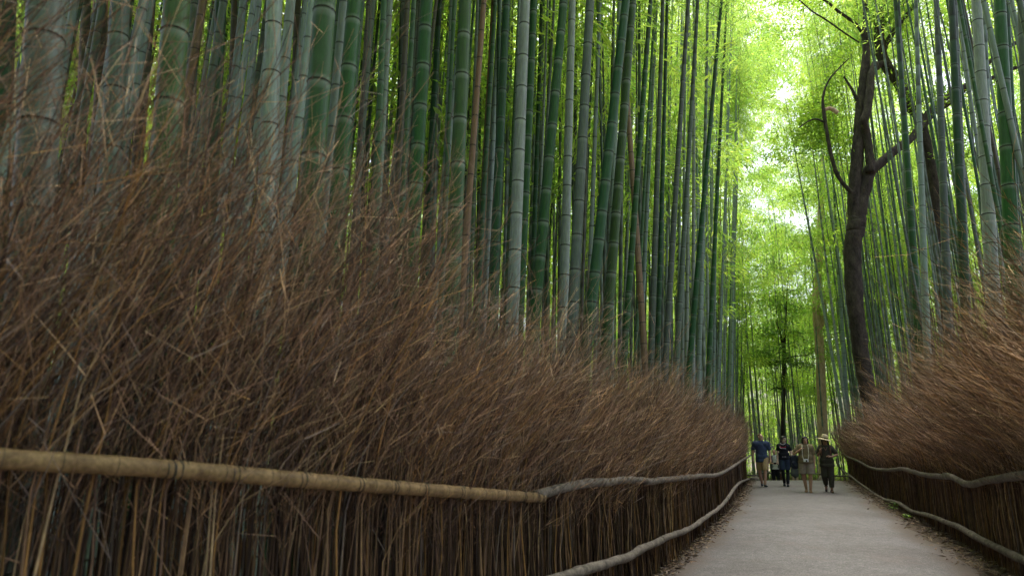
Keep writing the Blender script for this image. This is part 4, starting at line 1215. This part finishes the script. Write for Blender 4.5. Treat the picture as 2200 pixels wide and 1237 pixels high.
def hand(wr, d, side, curl=0.5, s=1.0):
    """palm, four unequal bent fingers and a thumb; d is the way the hand points"""
    d = np.asarray(d, float); d /= np.linalg.norm(d)
    lat = np.cross(d, v3(1, 0, 0)); lat = lat / np.linalg.norm(lat) if np.linalg.norm(lat) > .2 else v3(0, 0, 1)
    inw = np.cross(lat, d) * (-side)
    if inw[0] * side > 0: inw = -inw
    wr = np.asarray(wr, float)
    out = [capsule(wr, wr + d * 0.075 * s, 0.026 * s, 0.034 * s, 1.0, 10)]
    for k, l in zip((-1.5, -0.5, 0.5, 1.5), (0.062, 0.076, 0.072, 0.055)):
        b0 = wr + d * 0.085 * s + lat * k * 0.018 * s
        b1 = b0 + d * l * 0.55 * s + inw * 0.01
        b2 = b1 + (d * (1 - curl) + inw * curl) * l * 0.6 * s
        out += [capsule(b0, b1, 0.0105 * s, 0.0098 * s, 1, 8), capsule(b1, b2, 0.0098 * s, 0.0085 * s, 1, 8)]
    th0 = wr + d * 0.03 * s + lat * -0.026 * s
    th1 = th0 + (d * 0.7 - lat * 0.5) * 0.04 * s
    out += [capsule(th0, th1, 0.013 * s, 0.011 * s, 1, 8), capsule(th1, th1 + (d * 0.9 + inw * 0.3) * 0.03 * s, 0.011 * s, 0.009 * s, 1, 8)]
    return out
def rotz(a): return np.array(Matrix.Rotation(a, 3, 'Z'))
def head_parts(c, yaw, tilt, s, mat):
    R = np.array(Matrix.Rotation(yaw, 3, 'Z')) @ np.array(Matrix.Rotation(tilt, 3, 'X'))
    def T(p): return np.asarray(c) + R @ (np.asarray(p, float) * s)
    pr = [ellipsoid(T((0, 0.012, 0.03)), (0.076 * s, 0.094 * s, 0.092 * s), R), ellipsoid(T((0, -0.02, -0.035)), (0.062 * s, 0.070 * s, 0.078 * s), R),
          capsule(T((-0.03, -0.045, -0.078)), T((0.03, -0.045, -0.078)), 0.028 * s, 0.028 * s), capsule(T((0, -0.088, 0.012)), T((0, -0.106, -0.022)), 0.010 * s, 0.015 * s),
          ellipsoid(T((0.078, 0.012, -0.005)), (0.012 * s, 0.022 * s, 0.033 * s), R), ellipsoid(T((-0.078, 0.012, -0.005)), (0.012 * s, 0.022 * s, 0.033 * s), R),
          capsule(T((-0.045, -0.076, 0.030)), T((0.045, -0.076, 0.030)), 0.011 * s, 0.011 * s)]
    return pr, T, R
def person(name_label, px, py, face, J, spec, group='people walking up the path', Y=None):
    g = on_ground(px, py) if Y is None else Vector((at(px, py, Y).x, Y, gzf(Y)))
    root = empty('person', (g.x, g.y, gzf(g.y) + 0.028))
    root.rotation_euler = (0, 0, face - math.atan2(g.x, g.y))
    tag(root, name_label, 'person', group)
    vox = spec.get('vox', 0.012)
    bs = spec.get('build', 1.0)
    P = []
    S0, S1 = J['sh']; E0, E1 = J['el']; W0, W1 = J['wr']; H0, H1 = J['hip']; K0, K1 = J['kn']; A0, A1 = J['an']
    neck = J['neck']; hd = J['head']
    mid = (np.array(H0) + np.array(H1)) / 2; chest = (np.array(S0) + np.array(S1)) / 2
    sw = abs(S1[0] - S0[0]) / 2
    tor = [capsule(chest + v3(-sw * .55, 0, -.06), chest + v3(sw * .55, 0, -.06), .095 * bs, .095 * bs, .95), capsule(chest + v3(0, 0, -.12), mid + v3(0, 0, .12), .135 * bs, .122 * bs, .78),
           capsule(mid + v3(-.06, 0, .02), mid + v3(.06, 0, .02), .108 * bs, .108 * bs, .95), capsule(chest + v3(-sw * .8, 0.01, 0), chest + v3(sw * .8, 0.01, 0), .052, .052)]
    legs = tri_limb(H0, K0, A0, .083 * bs, .054 * bs, .036 * bs ** .5) + tri_limb(H1, K1, A1, .083 * bs, .054 * bs, .036 * bs ** .5)
    calf = [capsule(np.array(K0) * .72 + np.array(A0) * .28 + v3(0, .018, 0), np.array(K0) * .5 + np.array(A0) * .5 + v3(0, .012, 0), .05 * bs, .042 * bs),
            capsule(np.array(K1) * .72 + np.array(A1) * .28 + v3(0, .018, 0), np.array(K1) * .5 + np.array(A1) * .5 + v3(0, .012, 0), .05 * bs, .042 * bs)]
    arms = tri_limb(S0, E0, W0, .050 * bs, .039 * bs, .027) + tri_limb(S1, E1, W1, .050 * bs, .039 * bs, .027)
    feet = []
    for A, T_ in ((A0, J['toe'][0]), (A1, J['toe'][1])):
        A = np.array(A); T_ = np.array(T_)
        feet += [capsule(A, A + v3(0, .02, -.03), .036, .036), capsule(A + v3(0, .01, -.035), T_, .034, .030, 1)]
    hp, T, R = head_parts(hd, spec.get('yaw', 0), spec.get('tilt', 0), spec.get('hs', 1.0), None)
    nk = [capsule(v3(*neck), np.array(hd) + v3(0, .01, -.04), .057 * bs ** .5, .052), capsule(chest + v3(0, .01, 0), v3(*neck), .07, .056)]
    hs_ = hand(W0, J['hd'][0], -1, spec.get('curl', (.4, .4))[0]) + hand(W1, J['hd'][1], 1, spec.get('curl', (.4, .4))[1])
    blend('body', tor + legs + calf + arms + feet + hp + nk + hs_, vox, spec['skin'], root, 3)
    # face
    hsz = spec.get('hs', 1.0)
    for sx in (-1, 1):
        V, F, cp = ellipsoid(T((sx * .031, -.083, .008)), v3(.013, .009, .007) * hsz, R, 10)
        obj('eye', mesh_np('eye', V, F + [np.array(cp)], [EYE_M], None, True), root)
        V, F, cp = capsule(T((sx * .016, -.089, .030)), T((sx * .048, -.080, .031)), .0045 * hsz, .0035 * hsz, 1, 8)
        obj('eyebrow', mesh_np('eyebrow', V, F + [np.array(cp)], [HAIR], None, True), root)
    V, F, cp = capsule(T((-.022, -.088, -.058)), T((.022, -.088, -.058)), .0065 * hsz, .0065 * hsz, 1, 8)
    obj('mouth', mesh_np('mouth', V, F + [np.array(cp)], [LIP], None, True), root)
    return root, dict(tor=tor, legs=legs, T=T, R=R, chest=chest, mid=mid, sw=sw, bs=bs, vox=vox, hsz=hsz)
def lerp(a, b, t): return np.array(a) * (1 - t) + np.array(b) * t
def shirt(root, I, J, mat, hem, sleeve=0.55, loose=0.02, width=None, name='shirt', hemr=None):
    S0, S1 = J['sh']; E0, E1 = J['el']; bs = I['bs']; c = I['chest']; m = I['mid']; sw = I['sw']
    w = hemr or .145 * bs
    pr = [capsule(c + v3(-sw * .62, 0, -.05), c + v3(sw * .62, 0, -.05), .098 * bs + loose, .098 * bs + loose, .95), capsule(c + v3(0, 0, -.12), v3(m[0], 0, hem), .140 * bs + loose, w + loose, .82),
          capsule(v3(m[0] - .055, 0, hem + .04), v3(m[0] + .055, 0, hem + .04), w * .86 + loose, w * .86 + loose, 1.0), capsule(v3(m[0] - .05, 0, hem + .17), v3(m[0] + .05, 0, hem + .17), w * .86 + loose, w * .86 + loose, 1.0),
          capsule(c + v3(-sw * .85, .005, .005), c + v3(sw * .85, .005, .005), .055 + loose * .5, .055 + loose * .5), capsule(c + v3(0, .01, .01), c + v3(0, .012, .05), .085, .068)]
    for S_, E_ in ((S0, E0), (S1, E1)):
        pr.append(capsule(S_, lerp(S_, E_, sleeve), .054 * bs + loose * .4, .050 * bs + loose * .8))
    return blend(name, pr, I['vox'], mat, root, 3, hem)
def shorts(root, I, J, mat, t, loose=0.02, name='shorts', kneer=.062, to_ankle=None):
    H0, H1 = J['hip']; K0, K1 = J['kn']; A0, A1 = J['an']; bs = I['bs']; m = I['mid']
    pr = [capsule(m + v3(-.065, 0, .05), m + v3(.065, 0, .05), .108 * bs + loose, .108 * bs + loose, .98), capsule(m + v3(-.05, 0, .10), m + v3(.05, 0, .10), .10 * bs + loose * .6, .10 * bs + loose * .6, .95)]
    for H_, K_, A_ in ((H0, K0, A0), (H1, K1, A1)):
        pr.append(capsule(H_, lerp(H_, K_, t if to_ankle is None else 1.0), .088 * bs + loose, kneer * bs + loose))
        if to_ankle is not None: pr.append(capsule(K_, lerp(K_, A_, to_ankle), kneer * bs + loose, .048 + loose))
    zm = min(lerp(H_, K_, t)[2] for H_, K_ in ((H0, K0), (H1, K1))) if to_ankle is None else min(lerp(K_, A_, to_ankle)[2] for K_, A_ in ((K0, A0), (K1, A1)))
    return blend(name, pr, I['vox'], mat, root, 3, zm)
def shoes(root, J, mat, sole, low=False):
    for A, T_ in zip(J['an'], J['toe']):
        A = np.array(A); T_ = np.array(T_)
        pr = [capsule(A + v3(0, .015, -.045), T_ + v3(0, 0, .004), .043, .038), capsule(A + v3(0, .012, -.01 if not low else -.035), A + v3(0, -.03, -.045), .044, .04)]
        s = blend('shoe', pr, .009, mat, root, 2)
        V, F, cp = capsule(A + v3(0, .03, -.075), T_ + v3(0, -.01, -.026), .047, .044, 1)
        V[:, 2] = np.clip(V[:, 2], min(A[2], T_[2]) - .06, None)
        mz = min((A + v3(0, .03, -.075))[2], (T_ + v3(0, -.01, -.026))[2])
        Vn = V.copy(); ax0, ax1 = A + v3(0, .03, -.075), T_ + v3(0, -.01, -.026)
        obj('sole', mesh_np('sole', np.column_stack([V[:, 0], V[:, 1], (V[:, 2] - (ax0[2] + ax1[2]) / 2) * .28 + (ax0[2] + ax1[2]) / 2]), F + [np.array(cp)], [sole], None, True), s)
def tubeo(name, pts, r, mat, parent, sides=6):
    return obj(name, tube_mesh(name, resample([tuple(p) for p in pts], 0.02), r, [mat], sides), parent)

# man in navy T-shirt, head turned to the side
J = dict(sh=[(-.215, .01, 1.455), (.215, -.01, 1.455)], el=[(-.285, .05, 1.16), (.265, .03, 1.15)], wr=[(-.29, -.03, .92), (.27, -.06, .92)], hd=[(.05, -.25, -1), (-.05, -.3, -1)],
         hip=[(-.095, .02, .93), (.095, -.02, .93)], kn=[(-.105, .05, .51), (.075, -.16, .52)], an=[(-.06, .22, .105), (.035, -.20, .09)], toe=[(-.05, .06, .035), (.08, -.36, .035)], neck=(0, .01, 1.52), head=(-.005, -.01, 1.655))
root, I = person('man in navy T-shirt and khaki shorts looking to one side', 1642, 1047, 0, J, dict(skin=SK_TAN, yaw=.95, tilt=-.12, build=1.08))
shirt(root, I, J, NAVY, .82, .62, .024); shorts(root, I, J, KHAKI, .90, .026, kneer=.078); shoes(root, J, SHOE, SOLE)
T = I['T']
blend('hair', [ellipsoid(T((0, .018, .034)), (.0775, .094, .092), I['R'])], .009, STUBBLE, root, 2)

# woman in black printed T-shirt
J = dict(sh=[(-.165, 0, 1.375), (.165, 0, 1.375)], el=[(-.205, .03, 1.10), (.235, .03, 1.09)], wr=[(-.215, -.04, .87), (.285, -.05, .87)], hd=[(0, -.2, -1), (.15, -.3, -1)],
         hip=[(-.085, 0, .90), (.085, 0, .90)], kn=[(-.075, -.06, .49), (.075, .02, .48)], an=[(-.055, .16, .13), (.05, -.14, .09)], toe=[(-.06, .03, .05), (.055, -.29, .035)], neck=(.01, .01, 1.44), head=(.03, -.01, 1.565))
root, I = person('woman in black T-shirt with red lettering, dark denim shorts over leggings', 1690, 1047, 0, J, dict(skin=SK_FAIR, yaw=.75, tilt=0.05, build=.92))
sh_ = shirt(root, I, J, BLACK, .90, .5, .016); shorts(root, I, J, LEGGING, 1, .004, 'leggings', .055, .95); shorts(root, I, J, DENIM, .80, .022, 'denim_shorts', .078); shoes(root, J, SHOE, SHOE)
T = I['T']
blend('hair', [ellipsoid(T((0, .03, .042)), (.086, .092, .093), I['R']), capsule(T((-.05, -.055, .085)), T((.05, -.055, .085)), .030, .030), capsule(T((0, .09, .0)), T((0, .10, -.06)), .05, .03), capsule(T((-.075, -.01, .03)), T((-.07, 0, -.03)), .018, .012), capsule(T((.075, -.01, .03)), T((.07, 0, -.03)), .018, .012)], .009, HAIR, root, 2)
tubeo('collar', [(-.075, -.03, 1.455), (-.06, -.075, 1.425), (0, -.10, 1.405), (.06, -.075, 1.425), (.075, -.03, 1.455)], .009, PALEP, sh_)
yy = -.145
word = [(-.095, 1.315), (-.110, 1.335), (-.095, 1.350), (-.075, 1.340), (-.095, 1.300), (-.078, 1.292), (-.055, 1.325), (-.045, 1.300), (-.020, 1.325), (-.012, 1.300), (.012, 1.322), (.022, 1.300), (.045, 1.325), (.055, 1.305), (.080, 1.340), (.070, 1.350), (.062, 1.330), (.085, 1.305)]
tubeo('lettering', [(x, yy + abs(x) * .12, z) for x, z in word], .0085, RED, sh_)
tubeo('lettering_outline', [(-.105, yy + .01, 1.345), (-.11, yy + .008, 1.32), (-.09, yy + .006, 1.285), (-.03, yy, 1.278), (.03, yy, 1.275), (.085, yy + .008, 1.270)], .009, PALEP, sh_)
for x in (-.05, .0, .05): tubeo('belt_glint', [(x - .012, -.125, 1.0), (x + .012, -.126, 1.0)], .009, PALEP, root)  # pale bits standing in for the white glint on the belt

# woman in olive top with a camera
J = dict(sh=[(-.175, 0, 1.36), (.175, 0, 1.36)], el=[(-.315, -.03, 1.14), (.235, .03, 1.06)], wr=[(-.155, -.14, 1.25), (.235, -.05, .82)], hd=[(.75, .1, .55), (-.05, -.25, -1)],
         hip=[(-.10, 0, .88), (.10, 0, .88)], kn=[(-.10, .0, .47), (.09, -.05, .48)], an=[(-.06, .10, .10), (.055, -.10, .09)], toe=[(-.07, -.06, .035), (.06, -.25, .03)], neck=(.01, .01, 1.425), head=(.02, -.01, 1.545))
root, I = person('woman in olive top and taupe shorts with a camera on her chest', 1738, 1060, 0, J, dict(skin=SK_BROWN, yaw=.18, tilt=0.0, build=1.12, curl=(.8, .4)))
woman3 = root
shirt(root, I, J, OLIVE, .86, .62, .032); shorts(root, I, J, TAUPE, .80, .034, kneer=.095)
for A, T_ in zip(J['an'], J['toe']):
    A = np.array(A); T_ = np.array(T_)
    sd_ = blend('sandal', [capsule(A + v3(0, .03, -.07), T_ + v3(0, -.01, -.012), .036, .036, 1)], .009, SANDAL, root, 1)
    tubeo('sandal_strap', [T_ + v3(-.04, .07, 0), T_ + v3(-.02, .06, .04), T_ + v3(.02, .06, .04), T_ + v3(.04, .07, 0)], .010, SANDAL, sd_)
T = I['T']
blend('hair', [ellipsoid(T((0, .03, .038)), (.090, .098, .096), I['R']), capsule(T((-.078, -.01, .03)), T((-.082, .0, -.105)), .032, .024), capsule(T((.078, -.01, .03)), T((.082, .0, -.105)), .032, .024), capsule(T((0, .075, 0)), T((0, .075, -.11)), .07, .055), capsule(T((-.06, -.05, .085)), T((.04, -.055, .09)), .030, .026)], .009, HAIR, root, 2)
def attach_loc(root, name, label, cat):
    o = bpy.data.objects.new(name, None); link(o)
    o.location = root.location; o.rotation_euler = root.rotation_euler
    return tag(o, label, cat)
cm = attach_loc(root, 'camera', 'small silver camera hanging on a pale neck strap', 'camera')
def box(name, c, s, mat, parent, bev=.006):
    bm = bmesh.new(); bmesh.ops.create_cube(bm, size=1)
    for v in bm.verts: v.co = Vector((v.co.x * s[0] + c[0], v.co.y * s[1] + c[1], v.co.z * s[2] + c[2]))
    bmesh.ops.bevel(bm, geom=bm.edges[:], offset=bev, segments=2, affect='EDGES')
    me = bpy.data.meshes.new(name); bm.to_mesh(me); bm.free(); me.materials.append(mat)
    return obj(name, me, parent)
cb_ = box('camera_body', (0, -.265, .955), (.14, .05, .085), SILVER, cm)
box('grip', (-.055, -.245, .950), (.02, .055, .05), LENSB, cb_, .005); box('viewfinder', (.02, -.235, 1.003), (.045, .03, .02), LENSB, cb_, .004)
obj('lens', tube_mesh('lens', [(.015, -.28, .945), (.015, -.30, .945), (.015, -.335, .945)], [.027, .027, .024], [LENSB], 16), cb_)
tubeo('strap', [(-.065, -.235, .985), (-.085, -.215, 1.10), (-.08, -.185, 1.28), (-.072, -.11, 1.40), (-.05, .05, 1.45), (.05, .06, 1.45), (.08, -.11, 1.40), (.095, -.185, 1.28), (.085, -.215, 1.10), (.065, -.235, .985)], .0085, STRAPW, cm)
bagc = cloth_mat('navy_bag', (0.025, 0.032, 0.055), 0.7)
bag = attach_loc(root, 'shoulder_bag', 'dark navy backpack slung from one shoulder beside the woman with the camera', 'bag')
blend('bag_body', [capsule((-.33, .10, 1.02), (-.33, .10, .80), .10, .115, .75), capsule((-.36, .08, .78), (-.28, .08, .78), .09, .09, .8)], .01, bagc, bag, 3)
blend('bag_pocket', [capsule((-.35, .01, .86), (-.31, .01, .80), .065, .07, .55)], .01, bagc, bag, 2)
tubeo('strap', [(-.30, .06, 1.10), (-.22, -.02, 1.30), (-.165, -.02, 1.435), (-.16, .06, 1.43), (-.22, .10, 1.28), (-.31, .12, 1.08)], .016, bagc, bag)

# woman with straw hat, one foot lifted behind her
J = dict(sh=[(-.165, 0, 1.335), (.165, 0, 1.335)], el=[(-.235, -.04, 1.10), (.30, -.02, 1.12)], wr=[(-.165, -.19, 1.20), (.135, -.19, 1.06)], hd=[(.25, -.1, 1), (-1, -.15, .25)],
         hip=[(-.09, 0, .90), (.09, 0, .90)], kn=[(-.10, -.03, .50), (.085, -.06, .48)], an=[(-.085, .30, .20), (.065, -.10, .09)], toe=[(-.09, .26, .055), (.085, -.26, .03)], neck=(.0, .01, 1.40), head=(.0, -.02, 1.515))
root, I = person('woman in wide straw hat and dark olive clothes with bent arms', 1783, 1060, 0, J, dict(skin=SK_DEEP, yaw=-.15, tilt=.16, build=.98, curl=(.8, .8)))
shirt(root, I, J, DARKOL, .76, .66, .030, hemr=.15); shorts(root, I, J, DARKOL, 1, .022, 'trousers', .072, .80)
for A, T_ in zip(J['an'], J['toe']):
    A = np.array(A); T_ = np.array(T_)
    sd_ = blend('sandal', [capsule(A + v3(0, .03, -.07), T_ + v3(0, -.01, -.012), .036, .036, 1)], .009, DSANDAL, root, 1)
    tubeo('sandal_strap', [A + v3(-.045, -.03, -.03), A + v3(-.02, -.055, -.005), A + v3(.02, -.055, -.005), A + v3(.045, -.03, -.03)], .010, DSANDAL, sd_)
T = I['T']
blend('hair', [ellipsoid(T((0, .03, .03)), (.086, .096, .094), I['R']), capsule(T((-.078, .0, .03)), T((-.085, .02, -.12)), .03, .022), capsule(T((.078, .0, .03)), T((.09, .02, -.12)), .036, .03)], .009, HAIR, root, 2)
# hat: crown and brim as one turned profile, tipped to one side
prof = [(.005, .125), (.05, .128), (.075, .118), (.088, .085), (.094, .03), (.098, .0), (.13, -.004), (.17, -.010), (.205, -.022), (.203, -.030), (.16, -.019), (.10, -.010), (.09, -.008)]
n = 28; a = np.arange(n) * 2 * math.pi / n
V = np.array([[(r * math.cos(t), r * 1.06 * math.sin(t), z - (.012 * math.cos(t) ** 2 if r > .12 else 0)) for t in a] for r, z in prof]).reshape(-1, 3)
Rh = np.array(Matrix.Rotation(math.radians(13), 3, 'Y')) @ np.array(Matrix.Rotation(math.radians(4), 3, 'X'))
hc = np.asarray(T((0.0, .005, .088)))
idx = np.arange(len(V)).reshape(len(prof), n); rr_ = np.roll(idx, -1, 1)
F = [np.stack([idx[:-1], rr_[:-1], rr_[1:], idx[1:]], -1).reshape(-1, 4), np.array([idx[0]])]
hat = obj('hat', mesh_np('hat', V @ Rh.T + hc, F, [STRAW], None, True), root); hat['label'] = 'wide-brimmed straw hat'
bV = np.array([[(r * math.cos(t), r * 1.06 * math.sin(t), z) for t in a] for r, z in [(.1005, .004), (.0975, .034)]]).reshape(-1, 3)
i2 = np.arange(2 * n).reshape(2, n); r2_ = np.roll(i2, -1, 1)
obj('hat_band', mesh_np('hat_band', bV @ Rh.T + hc, np.stack([i2[:-1], r2_[:-1], r2_[1:], i2[1:]], -1).reshape(-1, 4), [BAND], None, True), hat)
tubeo('bag_strap', [(-.12, .02, 1.40), (-.125, -.10, 1.36), (-.12, -.145, 1.25), (-.14, -.12, 1.10)], .013, LEATHER, root)
tubeo('bag_strap', [(.12, .02, 1.40), (.125, -.10, 1.36), (.125, -.145, 1.25), (.14, -.12, 1.10)], .013, LEATHER, root)
for sx in (-1, 1): tubeo('neckline', [(sx * .07, -.03, 1.405), (sx * .045, -.10, 1.34), (0, -.135, 1.25)], .008, SK_DEEP, root)

# two people farther off, past the crest
J = dict(sh=[(-.20, 0, 1.42), (.20, 0, 1.42)], el=[(-.27, -.02, 1.14), (.26, -.04, 1.14)], wr=[(-.07, -.24, 1.10), (.08, -.24, 1.12)], hd=[(.9, -.3, .1), (-.9, -.3, .1)],
         hip=[(-.095, 0, .92), (.095, 0, .92)], kn=[(-.10, -.03, .50), (.09, .02, .50)], an=[(-.09, .04, .09), (.09, -.06, .09)], toe=[(-.10, -.11, .03), (.11, -.21, .03)], neck=(0, .01, 1.49), head=(0, -.02, 1.615))
root, I = person('distant man in grey open shirt over white holding something at his chest', 1667, 1020, 0, J, dict(skin=SK_TAN, vox=.013, curl=(.8, .8)), 'people beyond the crest', Y=33.2)
shirt(root, I, J, WHITE, .84, .4, .014, name='undershirt'); shorts(root, I, J, LEGGING, 1, .02, 'trousers', .066, .95); shoes(root, J, SHOE, SHOE)
sx = [capsule(I['chest'] + v3(s_ * .12, -.01, -.02), v3(s_ * .135, -.01, .92), .085, .09, 1.25) for s_ in (-1, 1)] + [capsule(a_, lerp(a_, b_, .75), .072, .068) for a_, b_ in zip(J['sh'], J['el'])] + [capsule(I['chest'] + v3(-.1, .05, -.05), I['chest'] + v3(.1, .05, -.05), .1, .1, .7)]
blend('open_shirt', sx, .013, GREY, root, 2)
T = I['T']; blend('hair', [ellipsoid(T((0, .028, .04)), (.084, .094, .092), I['R'])], .012, HAIR, root, 2)
ph = attach_loc(root, 'phone', 'small dark device held by the distant man in grey', 'phone')
box('phone_body', (0, -.30, 1.12), (.12, .02, .07), LENSB, ph, .004)
J = dict(sh=[(-.17, 0, 1.33), (.17, 0, 1.33)], el=[(-.24, .0, 1.06), (.22, -.02, 1.06)], wr=[(-.22, -.12, .86), (.12, -.20, .98)], hd=[(0, -.3, -1), (-.9, -.3, .1)],
         hip=[(-.09, 0, .87), (.09, 0, .87)], kn=[(-.09, -.03, .47), (.09, .02, .47)], an=[(-.08, .04, .09), (.08, -.06, .09)], toe=[(-.09, -.11, .03), (.09, -.21, .03)], neck=(0, .01, 1.40), head=(0, -.02, 1.52))
root, I = person('distant woman in black top and pale skirt, half hidden between two walkers', 1708, 1022, 0, J, dict(skin=SK_FAIR, vox=.013), 'people beyond the crest', Y=32.6)
shirt(root, I, J, BLACK, .86, .5, .016)
blend('skirt', [capsule((0, 0, .88), (0, 0, .58), .15, .19, .85)], .013, GREY, root, 2)
shoes(root, J, SHOE, SHOE)
T = I['T']; blend('hair', [ellipsoid(T((0, .03, .04)), (.088, .098, .094), I['R']), capsule(T((0, .07, 0)), T((0, .08, -.1)), .07, .05)], .012, HAIR, root, 2)

bpy.context.view_layer.update()
